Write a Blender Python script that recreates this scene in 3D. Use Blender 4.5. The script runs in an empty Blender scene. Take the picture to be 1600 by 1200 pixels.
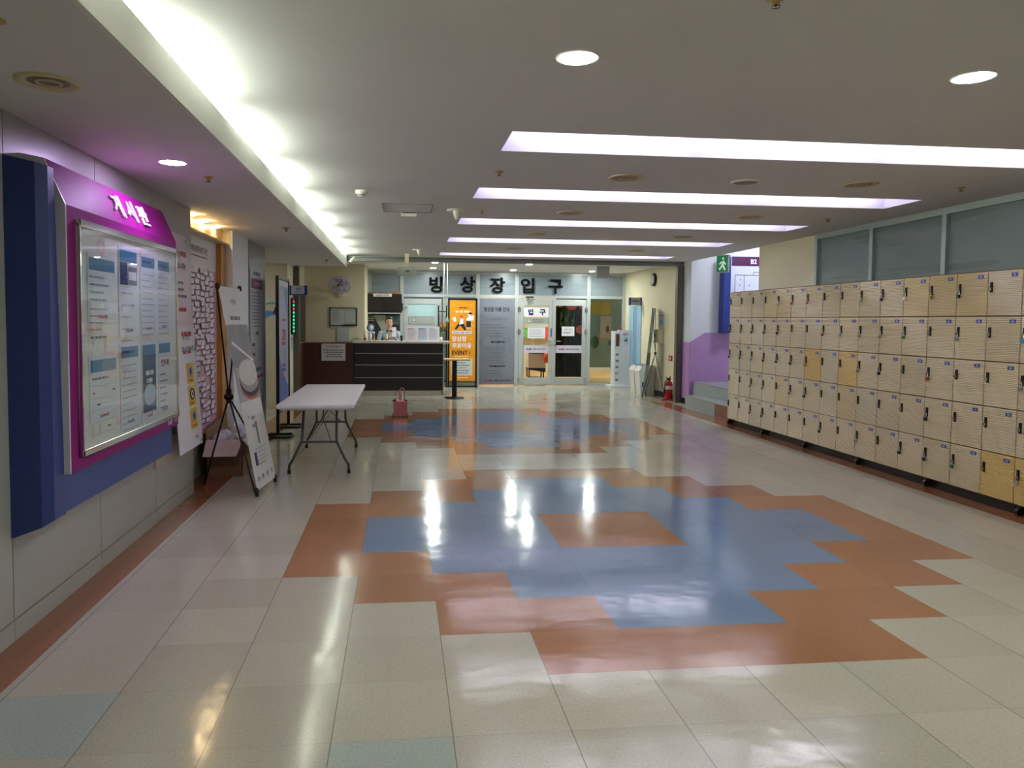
import bpy, bmesh, math, random
from mathutils import Vector, Matrix
random.seed(7)
S = bpy.context.scene
COL = S.collection
R = math.radians

# ------------------------------------------------------------------ camera, world, exposure
def setup_camera():
    y, p, r = R(6.168958), R(2.972336), R(0.477452)
    fw = Vector((math.sin(y)*math.cos(p), math.cos(y)*math.cos(p), -math.sin(p)))
    rt = Vector((math.cos(y), -math.sin(y), 0)); up = rt.cross(fw)
    r2 = rt*math.cos(r) + up*math.sin(r); u2 = -rt*math.sin(r) + up*math.cos(r)
    cam = bpy.data.cameras.new('camera'); o = bpy.data.objects.new('camera', cam); COL.objects.link(o)
    M = Matrix((r2, u2, -fw)).transposed().to_4x4(); M.translation = (0, 0, 1.55)
    o.matrix_world = M
    cam.sensor_width = 36; cam.lens = 1165/1600*36
    cam.shift_x = (800-751.3)/1600; cam.shift_y = -(600-561.84)/1600
    cam.clip_start = .02; cam.clip_end = 200
    S.camera = o
setup_camera()
W = bpy.data.worlds.new('world'); S.world = W; W.use_nodes = True
W.node_tree.nodes['Background'].inputs[0].default_value = (.8, .85, 1, 1)
W.node_tree.nodes['Background'].inputs[1].default_value = .05
S.view_settings.view_transform = 'Standard'; S.view_settings.look = 'None'
S.view_settings.exposure = 1.55; S.view_settings.gamma = 1; S.view_settings.use_curve_mapping = False
TUBE, COVE, DOWN, LOBBY = 6.5, 38, 84, 270      # lamp strengths

# ------------------------------------------------------------------ materials
def lin(h):
    h = h.lstrip('#'); v = [int(h[i:i+2], 16)/255 for i in (0, 2, 4)]
    return tuple((c/12.92 if c <= .04045 else ((c+.055)/1.055)**2.4) for c in v) + (1,)
MATS = {}
def mat(name, col='#808080', rough=.5, metal=0, noise=0, nscale=20, bump=0, bscale=60, emit=None, strength=1, coat=0, stretch=None, spec=.5):
    if name in MATS: return MATS[name]
    m = bpy.data.materials.new(name); m.use_nodes = True; MATS[name] = m
    nt = m.node_tree; b = nt.nodes['Principled BSDF']; c = lin(col)
    b.inputs['Base Color'].default_value = c; b.inputs['Roughness'].default_value = rough
    b.inputs['Metallic'].default_value = metal; b.inputs['Coat Weight'].default_value = coat
    b.inputs['Specular IOR Level'].default_value = spec
    if emit:
        b.inputs['Emission Color'].default_value = lin(emit); b.inputs['Emission Strength'].default_value = strength
    if noise or bump:
        tc = nt.nodes.new('ShaderNodeTexCoord'); mp = nt.nodes.new('ShaderNodeMapping')
        nt.links.new(tc.outputs['Object'], mp.inputs[0])
        if stretch: mp.inputs['Scale'].default_value = stretch
    if noise:
        n = nt.nodes.new('ShaderNodeTexNoise'); n.inputs['Scale'].default_value = nscale; n.inputs['Detail'].default_value = 4
        nt.links.new(mp.outputs[0], n.inputs['Vector'])
        r = nt.nodes.new('ShaderNodeMapRange'); r.inputs[1].default_value = .25; r.inputs[2].default_value = .75
        r.inputs[3].default_value = 1-noise; r.inputs[4].default_value = 1+noise
        nt.links.new(n.outputs[0], r.inputs[0])
        x = nt.nodes.new('ShaderNodeVectorMath'); x.operation = 'SCALE'; x.inputs[0].default_value = c[:3]
        nt.links.new(r.outputs[0], x.inputs['Scale']); nt.links.new(x.outputs[0], b.inputs['Base Color'])
    if bump:
        n = nt.nodes.new('ShaderNodeTexNoise'); n.inputs['Scale'].default_value = bscale
        nt.links.new(mp.outputs[0], n.inputs['Vector'])
        bp = nt.nodes.new('ShaderNodeBump'); bp.inputs['Strength'].default_value = bump; bp.inputs['Distance'].default_value = .01
        nt.links.new(n.outputs[0], bp.inputs['Height']); nt.links.new(bp.outputs[0], b.inputs['Normal'])
    return m

def floor_mat(name, col, var=.06, rough=.12, jd=.5):
    """waxed vinyl tile: per tile tone, fleck, joint lines every 0.45 m, slow waviness of the wax"""
    m = bpy.data.materials.new(name); m.use_nodes = True; MATS[name] = m
    nt = m.node_tree; N = nt.nodes.new; L = nt.links.new; b = nt.nodes['Principled BSDF']; c = lin(col)
    tc = N('ShaderNodeTexCoord'); mp = N('ShaderNodeMapping'); mp.inputs['Location'].default_value = (.7/.45, 0, 0)
    mp.inputs['Scale'].default_value = (1/.45, 1/.45, 1); L(tc.outputs['Object'], mp.inputs[0])
    fl = N('ShaderNodeVectorMath'); fl.operation = 'FLOOR'; L(mp.outputs[0], fl.inputs[0])
    wn = N('ShaderNodeTexWhiteNoise'); wn.noise_dimensions = '2D'; L(fl.outputs[0], wn.inputs['Vector'])
    r1 = N('ShaderNodeMapRange'); r1.inputs[3].default_value = 1-var; r1.inputs[4].default_value = 1+var; L(wn.outputs['Value'], r1.inputs[0])
    n1 = N('ShaderNodeTexNoise'); n1.inputs['Scale'].default_value = 90; n1.inputs['Detail'].default_value = 3; L(tc.outputs['Object'], n1.inputs['Vector'])
    r2 = N('ShaderNodeMapRange'); r2.inputs[1].default_value = .3; r2.inputs[2].default_value = .7; r2.inputs[3].default_value = .9; r2.inputs[4].default_value = 1.08; L(n1.outputs[0], r2.inputs[0])
    mu = N('ShaderNodeMath'); mu.operation = 'MULTIPLY'; L(r1.outputs[0], mu.inputs[0]); L(r2.outputs[0], mu.inputs[1])
    fr = N('ShaderNodeVectorMath'); fr.operation = 'FRACTION'; L(mp.outputs[0], fr.inputs[0])
    sp = N('ShaderNodeSeparateXYZ'); L(fr.outputs[0], sp.inputs[0])
    def joint(out, w):
        s = N('ShaderNodeMath'); s.operation = 'PINGPONG'; s.inputs[1].default_value = .5; L(out, s.inputs[0])
        t = N('ShaderNodeMath'); t.operation = 'LESS_THAN'; t.inputs[1].default_value = w; L(s.outputs[0], t.inputs[0]); return t.outputs[0]
    jx = joint(sp.outputs[0], .005); jy = joint(sp.outputs[1], .004)
    a = N('ShaderNodeMath'); a.operation = 'MULTIPLY_ADD'; a.inputs[1].default_value = -jd; a.inputs[2].default_value = 1; L(jx, a.inputs[0])
    a2 = N('ShaderNodeMath'); a2.operation = 'MULTIPLY_ADD'; a2.inputs[1].default_value = -.15; L(jy, a2.inputs[0]); L(a.outputs[0], a2.inputs[2])
    m2 = N('ShaderNodeMath'); m2.operation = 'MULTIPLY'; L(mu.outputs[0], m2.inputs[0]); L(a2.outputs[0], m2.inputs[1])
    x = N('ShaderNodeVectorMath'); x.operation = 'SCALE'; x.inputs[0].default_value = c[:3]; L(m2.outputs[0], x.inputs['Scale'])
    L(x.outputs[0], b.inputs['Base Color'])
    nr = N('ShaderNodeTexNoise'); nr.inputs['Scale'].default_value = 2.2; nr.inputs['Detail'].default_value = 5; L(tc.outputs['Object'], nr.inputs['Vector'])
    rr = N('ShaderNodeMapRange'); rr.inputs[1].default_value = .3; rr.inputs[2].default_value = .7; rr.inputs[3].default_value = rough*.65; rr.inputs[4].default_value = rough*1.5; L(nr.outputs[0], rr.inputs[0])
    L(rr.outputs[0], b.inputs['Roughness'])
    b.inputs['IOR'].default_value = 1.5
    wv = N('ShaderNodeTexNoise'); wv.inputs['Scale'].default_value = 4.5; wv.inputs['Detail'].default_value = 2; L(tc.outputs['Object'], wv.inputs['Vector'])
    bp = N('ShaderNodeBump'); bp.inputs['Strength'].default_value = .12; bp.inputs['Distance'].default_value = .02; L(wv.outputs[0], bp.inputs['Height']); L(bp.outputs[0], b.inputs['Normal'])
    return m

def rib_mat(name, col, scale=42, metal=.0, rough=.24):
    """painted steel door with fine horizontal ribs"""
    m = bpy.data.materials.new(name); m.use_nodes = True; MATS[name] = m
    nt = m.node_tree; N = nt.nodes.new; L = nt.links.new; b = nt.nodes['Principled BSDF']; c = lin(col)
    b.inputs['Roughness'].default_value = rough; b.inputs['Metallic'].default_value = metal
    tc = N('ShaderNodeTexCoord'); w = N('ShaderNodeTexWave'); w.wave_type = 'BANDS'; w.bands_direction = 'Z'; w.inputs['Scale'].default_value = scale/2
    L(tc.outputs['Object'], w.inputs['Vector'])
    bp = N('ShaderNodeBump'); bp.inputs['Strength'].default_value = .8; bp.inputs['Distance'].default_value = .004; L(w.outputs['Color'], bp.inputs['Height']); L(bp.outputs[0], b.inputs['Normal'])
    oi = N('ShaderNodeObjectInfo'); r1 = N('ShaderNodeMapRange'); r1.inputs[3].default_value = .93; r1.inputs[4].default_value = 1.06; L(oi.outputs['Random'], r1.inputs[0])
    x = N('ShaderNodeVectorMath'); x.operation = 'SCALE'; x.inputs[0].default_value = c[:3]; L(r1.outputs[0], x.inputs['Scale']); L(x.outputs[0], b.inputs['Base Color'])
    return m

def glass_mat(name, tint='#ffffff', ior=1.45, rough=0.0):
    m = bpy.data.materials.new(name); m.use_nodes = True; MATS[name] = m
    nt = m.node_tree; nt.nodes.remove(nt.nodes['Principled BSDF']); out = nt.nodes['Material Output']
    t = nt.nodes.new('ShaderNodeBsdfTransparent'); t.inputs[0].default_value = lin(tint)
    g = nt.nodes.new('ShaderNodeBsdfGlossy'); g.inputs['Roughness'].default_value = rough
    ge = nt.nodes.new('ShaderNodeNewGeometry'); dt = nt.nodes.new('ShaderNodeVectorMath'); dt.operation = 'DOT_PRODUCT'
    nt.links.new(ge.outputs['Incoming'], dt.inputs[0]); nt.links.new(ge.outputs['Normal'], dt.inputs[1])
    ab = nt.nodes.new('ShaderNodeMath'); ab.operation = 'ABSOLUTE'; nt.links.new(dt.outputs['Value'], ab.inputs[0])
    om = nt.nodes.new('ShaderNodeMath'); om.operation = 'SUBTRACT'; om.inputs[0].default_value = 1; nt.links.new(ab.outputs[0], om.inputs[1])
    pw = nt.nodes.new('ShaderNodeMath'); pw.operation = 'POWER'; pw.inputs[1].default_value = 5; nt.links.new(om.outputs[0], pw.inputs[0])
    f = nt.nodes.new('ShaderNodeMath'); f.operation = 'MULTIPLY_ADD'; f.inputs[1].default_value = .92; f.inputs[2].default_value = .035; nt.links.new(pw.outputs[0], f.inputs[0])
    mx = nt.nodes.new('ShaderNodeMixShader'); nt.links.new(f.outputs[0], mx.inputs[0]); nt.links.new(t.outputs[0], mx.inputs[1]); nt.links.new(g.outputs[0], mx.inputs[2])
    nt.links.new(mx.outputs[0], out.inputs[0]); return m

def frost_mat(name, col, trans=.12):
    m = bpy.data.materials.new(name); m.use_nodes = True; MATS[name] = m
    nt = m.node_tree; b = nt.nodes['Principled BSDF']; b.inputs['Base Color'].default_value = lin(col); b.inputs['Roughness'].default_value = .28
    n = nt.nodes.new('ShaderNodeTexNoise'); n.inputs['Scale'].default_value = 3; r = nt.nodes.new('ShaderNodeMapRange'); r.inputs[3].default_value = .22; r.inputs[4].default_value = .36
    nt.links.new(n.outputs[0], r.inputs[0]); nt.links.new(r.outputs[0], b.inputs['Roughness']); return m

white = mat('white_paint', '#d8d5cf', .6, noise=.02, nscale=3)
ceil_m = mat('ceiling_paint', '#d6d5d2', .75, noise=.03, nscale=1.2, bump=.05, bscale=8)
cove_m = mat('cove_paint', '#dcdcd4', .7, noise=.02, nscale=2)
trough_m = mat('trough_paint', '#dad5e6', .6, noise=.01, nscale=2)
cream_wall = mat('cream_wall', '#e2d9b8', .55, noise=.03, nscale=2)
panel_grey = mat('wall_panel_grey', '#a9a8a2', .35, noise=.02, nscale=1.5)
groove_m = mat('groove_dark', '#4b4a48', .8, noise=.05)
pillar_m = mat('pillar_grey', '#8f8f90', .4, noise=.03, nscale=2)
white_wall = mat('white_wall', '#e6ebf0', .5, noise=.02, nscale=2)
stair_white = mat('stair_wall_white', '#d5d8de', .6, noise=.02, nscale=3)
stair_purple = mat('stair_wall_purple', '#b48cc0', .6, noise=.03, nscale=3)
black_base = mat('black_baseboard', '#141313', .35, noise=.05)
navy = mat('navy_lacquer', '#243a88', .35, noise=.03, nscale=4)
navy_d = mat('navy_side', '#2a3b80', .4, noise=.03, nscale=4)
magenta = mat('magenta_lacquer', '#860a70', .55, spec=.25, noise=.03, nscale=4)
chrome = mat('chrome', '#d8d8d8', .12, 1, noise=.03)
alu = mat('aluminium_frame', '#a9b3b0', .35, .35, noise=.03, nscale=5)
alu_l = mat('aluminium_light', '#b6bcbb', .35, .2, noise=.03, nscale=5)
steel = mat('steel_post', '#6f6a63', .35, .6, noise=.08, nscale=3, stretch=(1, 1, .1))
steel_b = mat('steel_beam', '#7d7f7b', .35, .5, noise=.08, nscale=3)
blackp = mat('black_plastic', '#101011', .4, noise=.05)
blackm = mat('black_metal', '#17181a', .35, .3, noise=.05)
offwhite = mat('off_white_plastic', '#dcd8cc', .45, noise=.02)
paper = mat('paper_white', '#dfdee2', .55, noise=.015)
paper_pink = mat('paper_pinkish', '#dccdd2', .5, noise=.02)
ink = mat('ink_black', '#18181c', .6, noise=.03)
ink_grey = mat('ink_grey', '#6f7076', .6, noise=.03)
ink_n = mat('ink_notice', '#8d90a0', .6, noise=.03)
ink_l = mat('ink_light_grey', '#a9aab3', .6, noise=.03)
ink_red = mat('ink_red', '#c23a44', .6, noise=.03)
ink_blue = mat('ink_blue', '#3e7fa8', .5, noise=.05)
ink_navy = mat('ink_navy', '#1b2160', .5, noise=.03)
ink_pink = mat('ink_pink', '#ecc6cc', .6, noise=.03)
ink_mag = mat('ink_magenta', '#7a1f5a', .5, noise=.03)
ink_green = mat('ink_green', '#4d8a78', .5, noise=.03)
yellow = mat('ink_yellow', '#e8c01e', .5, noise=.03)
orange_p = mat('poster_orange', '#e8960f', .5, noise=.02)
dark_brown = mat('dark_wenge', '#170f0d', .35, noise=.15, nscale=6, stretch=(1, 1, 14))
red_brown = mat('red_brown_wood', '#50291c', .4, noise=.12, nscale=6, stretch=(1, 1, 12))
wood_light = mat('honey_wood', '#b98238', .35, noise=.15, nscale=5, stretch=(12, 12, 1))
wood_pale = mat('pale_wood', '#c9ab6c', .4, noise=.12, nscale=5, stretch=(1, 10, 10))
marble = mat('counter_top_stone', '#cfc9bd', .25, noise=.04, nscale=12)
cardboard = mat('cardboard', '#8d6c48', .8, noise=.1, nscale=8)
cardboard_l = mat('cardboard_light', '#d9c6bd', .75, noise=.03, nscale=8)
plastic_bag = mat('clear_film', '#cfccd6', .15, noise=.2, nscale=14, bump=.8, bscale=25)
table_white = mat('table_plastic', '#e0deea', .4, noise=.01, nscale=40)
leg_green = mat('table_leg_enamel', '#4a4c43', .35, .3, noise=.04)
pink = mat('pink_plastic', '#f0a3a4', .45, noise=.04)
pink_l = mat('pink_light', '#e8909c', .45, noise=.04)
red = mat('red_paint', '#b3141c', .3, noise=.03)
green_sign = mat('exit_green', '#0c7a45', .4, noise=.03)
beige_locker = rib_mat('locker_door_beige', '#c8b893')
yellow_locker = rib_mat('locker_door_yellowed', '#cfae62')
tan_locker = rib_mat('locker_door_tan', '#c9b586')
grey_locker = rib_mat('locker_door_greyish', '#c6b998')
locker_body = mat('locker_body_beige', '#6e5836', .45, noise=.03)
plate_blue = mat('plate_blue', '#2f3f9a', .4, noise=.03)
glass = glass_mat('clear_glass', '#eef5f2')
glass_d = glass_mat('tinted_glass', '#dfe9e6')
frost_green = frost_mat('frosted_glass_green', '#6d7b77')
frost_blue = frost_mat('frosted_glass_blue', '#87929a')
frost_grey = frost_mat('frosted_panel_grey', '#7d8290')
skin = mat('skin', '#d3a189', .5, noise=.04, nscale=10)
shirt = mat('shirt_blue_grey', '#a9b2c2', .8, noise=.05, nscale=20)
trousers = mat('trousers_dark', '#23242b', .8, noise=.05)
hair_m = mat('hair_black', '#16110f', .45, noise=.15, nscale=40)
leaf = mat('leaf_green', '#3f7a3a', .5, noise=.15, nscale=12)
blind_m = mat('blind_dark', '#1c1613', .45, noise=.1, nscale=10)
blind_l = mat('blind_edge', '#5d5145', .45, noise=.1, nscale=10)
elev_blue = mat('blue_door_paint', '#8fb0c8', .35, noise=.03, nscale=3)
lamp_w = mat('lamp_tube', '#ffffff', emit='#f8f6ff', strength=TUBE, noise=.001)
lamp_c = mat('lamp_cove', '#ffffff', emit='#f4fff0', strength=COVE, noise=.001)
lamp_d = mat('lamp_downlight', '#ffffff', emit='#fafff8', strength=DOWN, noise=.001)
lamp_l = mat('lamp_lobby', '#ffffff', emit='#f7fff9', strength=LOBBY, noise=.001)
lamp_b = mat('lamp_fill_rear', '#ffffff', emit='#f8fff4', strength=24, noise=.001)
lamp_in = mat('lamp_inner', '#ffffff', emit='#fff2dc', strength=22, noise=.001)
lamp_st = mat('lamp_stair', '#ffffff', emit='#f0f4ff', strength=34, noise=.001)
lamp_warm = mat('lamp_warm', '#ffffff', emit='#ffe0a8', strength=85, noise=.001)
lamp_viol = mat('lamp_violet', '#ffffff', emit='#dcc0ff', strength=75, noise=.001)
led_scr = mat('led_green', '#0a2018', emit='#1fd08a', strength=.6, noise=.01)
led_red = mat('led_red', '#200808', emit='#d04060', strength=.5, noise=.01)

# ------------------------------------------------------------------ geometry helpers
class MB:
    def __init__(s, m=None): s.v = []; s.f = []; s.mi = []; s.ms = []; s.sm = []; s.cur = m; s.smooth = False
    def _i(s, m):
        m = m or s.cur
        if m not in s.ms: s.ms.append(m)
        return s.ms.index(m)
    def add(s, vs, fs, m=None, smooth=False):
        o = len(s.v); s.v += [tuple(v) for v in vs]; i = s._i(m)
        for f in fs: s.f.append([o+k for k in f]); s.mi.append(i); s.sm.append(smooth)
        return s
    def box(s, x0, x1, y0, y1, z0, z1, m=None):
        x0, x1 = min(x0, x1), max(x0, x1); y0, y1 = min(y0, y1), max(y0, y1); z0, z1 = min(z0, z1), max(z0, z1)
        v = [(x, y, z) for z in (z0, z1) for y in (y0, y1) for x in (x0, x1)]
        return s.add(v, [(0, 2, 3, 1), (4, 5, 7, 6), (0, 1, 5, 4), (2, 6, 7, 3), (0, 4, 6, 2), (1, 3, 7, 5)], m)
    def quad(s, a, b, c, d, m=None): return s.add([a, b, c, d], [(0, 1, 2, 3)], m)
    def hexa(s, bot, top, m=None):   # two matching polygons
        n = len(bot); v = list(bot)+list(top)
        f = [tuple(reversed(range(n))), tuple(range(n, 2*n))]+[(i, (i+1) % n, n+(i+1) % n, n+i) for i in range(n)]
        return s.add(v, f, m)
    def lathe(s, prof, c, axis='Z', n=24, m=None, smooth=True, sc=(1, 1), caps=False):
        vs = []; c = Vector(c)
        for r, h in prof:
            for k in range(n):
                a = 2*math.pi*k/n; x, y = r*math.cos(a)*sc[0], r*math.sin(a)*sc[1]
                p = {'Z': (x, y, h), 'Y': (x, h, y), 'X': (h, x, y)}[axis]; vs.append(c+Vector(p))
        fs = []
        for i in range(len(prof)-1):
            for k in range(n):
                q = (i*n+k, i*n+(k+1) % n, (i+1)*n+(k+1) % n, (i+1)*n+k)
                fs.append(q if axis != 'Y' else tuple(reversed(q)))
        s.add(vs, fs, m, smooth)
        o = len(s.v)-len(vs)
        for i in (0, len(prof)-1):
            if caps and prof[i][0] > 1e-5: s.f.append([o+i*n+k for k in range(n)]); s.mi.append(s._i(m)); s.sm.append(False)
        return s
    def cyl(s, a, b, r, r2=None, n=12, m=None, smooth=True, caps=True):
        a = Vector(a); b = Vector(b); d = (b-a).normalized(); r2 = r if r2 is None else r2
        t = Vector((0, 0, 1)) if abs(d.z) < .9 else Vector((1, 0, 0)); u = d.cross(t).normalized(); w = d.cross(u)
        vs = [p+(u*math.cos(2*math.pi*k/n)+w*math.sin(2*math.pi*k/n))*q for p, q in ((a, r), (b, r2)) for k in range(n)]
        fs = [(k, (k+1) % n, n+(k+1) % n, n+k) for k in range(n)]
        s.add(vs, fs, m, smooth)
        if caps: s.add(vs[:n], [tuple(reversed(range(n)))], m); s.add(vs[n:], [tuple(range(n))], m)
        return s
    def tube(s, pts, r, n=10, m=None, closed=False):
        pts = [Vector(p) for p in pts]; N = len(pts); rings = []; prev = None
        for i, p in enumerate(pts):
            if closed: d = (pts[(i+1) % N]-pts[i-1]).normalized()
            else: d = (pts[min(i+1, N-1)]-pts[max(i-1, 0)]).normalized()
            if prev is None:
                t = Vector((0, 0, 1)) if abs(d.z) < .9 else Vector((1, 0, 0)); u = d.cross(t).normalized()
            else: u = (prev-d*prev.dot(d)).normalized()
            prev = u; w = d.cross(u); rings.append([p+(u*math.cos(2*math.pi*k/n)+w*math.sin(2*math.pi*k/n))*r for k in range(n)])
        vs = [v for g in rings for v in g]; fs = []
        for i in range(N if closed else N-1):
            for k in range(n): fs.append((i*n+k, i*n+(k+1) % n, ((i+1) % N)*n+(k+1) % n, ((i+1) % N)*n+k))
        s.add(vs, fs, m, True)
        if not closed: s.add(rings[0], [tuple(reversed(range(n)))], m); s.add(rings[-1], [tuple(range(n))], m)
        return s
    def ball(s, c, r, m=None, n=16, sc=(1, 1, 1)):
        prof = [(math.sin(math.pi*i/(n//2))*r, -math.cos(math.pi*i/(n//2))*r) for i in range(n//2+1)]
        vs = []; fs = []; c = Vector(c)
        for q, h in prof:
            for k in range(n):
                a = 2*math.pi*k/n; vs.append(c+Vector((q*math.cos(a)*sc[0], q*math.sin(a)*sc[1], h*sc[2])))
        for i in range(len(prof)-1):
            for k in range(n): fs.append((i*n+k, i*n+(k+1) % n, (i+1)*n+(k+1) % n, (i+1)*n+k))
        return s.add(vs, fs, m, True)
    def build(s, name, parent=None, label=None, cat=None, group=None, kind=None, bevel=0, origin=None):
        loc = Vector((0, 0, 0)); rz = 0
        if parent is not None:
            p = parent; loc = Vector((0, 0, 0))
            while p is not None: loc = loc+p.location; p = p.parent
        elif kind != 'structure':
            if origin: loc = Vector(origin)
            elif s.v:
                xs, ys, zs = zip(*s.v); loc = Vector(((min(xs)+max(xs))/2, (min(ys)+max(ys))/2, min(zs)))
        me = bpy.data.meshes.new(name)
        me.from_pydata([tuple(Vector(v)-loc) for v in s.v], [], s.f)
        for m in s.ms: me.materials.append(m)
        me.polygons.foreach_set('material_index', s.mi); me.polygons.foreach_set('use_smooth', s.sm)
        bm = bmesh.new(); bm.from_mesh(me); bmesh.ops.remove_doubles(bm, verts=bm.verts, dist=1e-5) if bevel else None
        bmesh.ops.dissolve_degenerate(bm, dist=1e-7, edges=bm.edges)
        bmesh.ops.recalc_face_normals(bm, faces=bm.faces); bm.to_mesh(me); bm.free()
        o = bpy.data.objects.new(name, me); COL.objects.link(o)
        if parent is not None: o.parent = parent
        else: o.location = loc
        if bevel:
            b = o.modifiers.new('bevel', 'BEVEL'); b.width = bevel; b.segments = 2; b.limit_method = 'ANGLE'; b.angle_limit = R(40)
        tag(o, label, cat, group, kind); return o
def tag(o, label=None, cat=None, group=None, kind=None):
    if label: o['label'] = label
    if cat: o['category'] = cat
    if group: o['group'] = group
    if kind: o['kind'] = kind
    return o
def thing(name, loc, label, cat, group=None):
    o = bpy.data.objects.new(name, None); o.empty_display_size = .1; COL.objects.link(o); o.location = loc
    return tag(o, label, cat, group)
def copy_tree(o, parent=None):
    c = o.copy(); COL.objects.link(c)
    if parent is not None: c.parent = parent
    for ch in list(o.children): copy_tree(ch, c)
    return c

class Sheet:   # a flat face in space: origin, right, up
    def __init__(s, o, r=(1, 0, 0), up=(0, 0, 1)):
        s.o = Vector(o); s.r = Vector(r).normalized(); s.up = Vector(up).normalized(); s.n = s.r.cross(s.up)
    def p(s, u, v, d=0): return s.o+s.r*u+s.up*v+s.n*d
    def rect(s, mb, u0, v0, u1, v1, d=.002, m=None): return mb.quad(s.p(u0, v0, d), s.p(u1, v0, d), s.p(u1, v1, d), s.p(u0, v1, d), m)
    def slab(s, mb, u0, v0, u1, v1, d0, d1, m=None):
        return mb.hexa([s.p(u0, v0, d0), s.p(u1, v0, d0), s.p(u1, v1, d0), s.p(u0, v1, d0)], [s.p(u0, v0, d1), s.p(u1, v0, d1), s.p(u1, v1, d1), s.p(u0, v1, d1)], m)
    def poly(s, mb, pts, d=.003, m=None): return mb.add([s.p(u, v, d) for u, v in pts], [tuple(range(len(pts)))], m)
    def disc(s, mb, u, v, ru, rv=None, d=.003, m=None, n=20):
        rv = rv or ru; return s.poly(mb, [(u+ru*math.cos(2*math.pi*k/n), v+rv*math.sin(2*math.pi*k/n)) for k in range(n)], d, m)
    def lines(s, mb, u0, u1, v, n, dv, h, m, d=.003, seed=1, fill=.85, center=False):
        rd = random.Random(seed)
        for i in range(n):
            w = (u1-u0)*(fill*(.65+.35*rd.random())); a = (u0+u1)/2-w/2 if center else u0; e = a+w; vv = v-i*dv
            while a < e-h*.3:
                L = min(h*rd.choice((.8, 1.6, 2.6, 3.4)), e-a)
                s.rect(mb, a, vv-h/2, a+L, vv+h/2, d, m); a += L+h*.5
    def text(s, mb, body, u, v, size, m, d=.004, bold=0, width=None, align='CENTER', ext=0):
        cu = bpy.data.curves.new('lettering', 'FONT'); cu.body = body; cu.size = 1; cu.offset = bold; cu.resolution_u = 3
        ob = bpy.data.objects.new('lettering', cu); COL.objects.link(ob)
        dg = bpy.context.evaluated_depsgraph_get(); dg.update()
        me = bpy.data.meshes.new_from_object(ob.evaluated_get(dg)); vs = [q.co.copy() for q in me.vertices]; fs = [tuple(p.vertices) for p in me.polygons]
        bpy.data.objects.remove(ob); bpy.data.curves.remove(cu); bpy.data.meshes.remove(me)
        if not vs: return
        x0, x1 = min(q.x for q in vs), max(q.x for q in vs); y0, y1 = min(q.y for q in vs), max(q.y for q in vs)
        sy = size/(y1-y0); sx = (width/(x1-x0)) if width else sy
        off = {'CENTER': -(x0+x1)/2, 'LEFT': -x0}[align]
        P = [s.p(u+(q.x+off)*sx, v+(q.y-(y0+y1)/2)*sy, d) for q in vs]
        mb.add(P, fs, m)
        if ext:   # give the letters thickness
            P2 = [q+s.n*ext for q in P]; ed = {}
            for f in fs:
                for a, b in zip(f, f[1:]+f[:1]): ed[(a, b)] = 1
            side = [(a, b, b+len(P), a+len(P)) for a, b in ed if (b, a) not in ed]
            mb.add(P+P2, [tuple(k+len(P) for k in f) for f in fs]+side, m)

def front(x, y, z): return Sheet((x, y, z), (1, 0, 0))       # faces the camera
def leftw(x, y, z): return Sheet((x, y, z), (0, 1, 0))       # faces +X
def rightw(x, y, z): return Sheet((x, y, z), (0, -1, 0))     # faces -X

# ------------------------------------------------------------------ floor
cream_t = floor_mat('tile_cream', '#b0aa99'); orange_t = floor_mat('tile_terracotta', '#9b6c4c', jd=.12); blue_t = floor_mat('tile_blue', '#6a7f9b', jd=.12)
green_t = floor_mat('tile_grey_green', '#a3aca4', .03)
x0g, y0g, T = -.7, 0.0, .45
def pat(c, r):       # c,r counted from the left tip and lower tip of one medallion
    left = [3, 2, 1, 0, 0, 0, 0, 1, 2, 3]; 
    if not 0 <= r <= 9: return None
    L = left[r]
    if not L <= c <= 9-L: return None
    if r in (4, 5) and c in (4, 5): return orange_t
    bl = {1: 4, 2: 3, 3: 2, 4: 1, 5: 1, 6: 2, 7: 3, 8: 4}.get(r)
    if bl is not None and bl <= c <= 9-bl: return blue_t
    return orange_t
mb = MB(cream_t)
for j in range(-12, 52):
    for i in range(-8, 24):
        xa, ya = x0g+i*T, y0g+j*T
        m = cream_t
        for base in (7, 19):
            q = pat(i, j-base)
            if q: m = q
        if i == -2 and j == 6: m = green_t
        if i == 1 and j == 5: m = green_t
        mb.quad((xa, ya, 0), (xa+T, ya, 0), (xa+T, ya+T, 0), (xa, ya+T, 0), m)
bm_floor = mb
f = bm_floor.build('floor', kind='structure')
mb = MB(floor_mat('border_terracotta', '#8f5a3c', jd=.1))
mb.box(-1.99, -1.635, -4, 13.9, -.01, .0015)
mb.box(4.83, 5.16, -4, 14.0, -.01, .0015)
mb.build('trim_1', kind='structure')

# ------------------------------------------------------------------ ceiling with five troughs
SX0, SX1 = .68, 4.88
SLOTS = [(4.62, 5.16), (6.59, 7.16), (8.56, 9.1), (10.56, 11.15), (12.93, 13.45)]
CZ = 2.72
mb = MB(ceil_m)
ys = -4.2
for a, b in SLOTS:
    mb.box(-1.3, 5.5, ys, a, CZ, CZ+.02)
    mb.box(-1.3, SX0, a, b, CZ, CZ+.02); mb.box(SX1, 5.5, a, b, CZ, CZ+.02); ys = b
mb.box(-1.3, 5.5, ys, 14.05, CZ, CZ+.02)
mb.box(-2.1, 5.6, 14.05, 17.9, CZ, CZ+.03)            # lobby
mb.box(5.5, 9.5, 10.9, 14.1, 3.5, 3.53, stair_white)  # stairwell
mb.box(5.47, 5.5, 10.95, 14.05, CZ, 3.5, white)
mb.box(-1.32, -1.3, -4.2, 14.05, CZ-.2, CZ+.02, cove_m)      # back of the cove
mb.build('ceiling', kind='structure')
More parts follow.
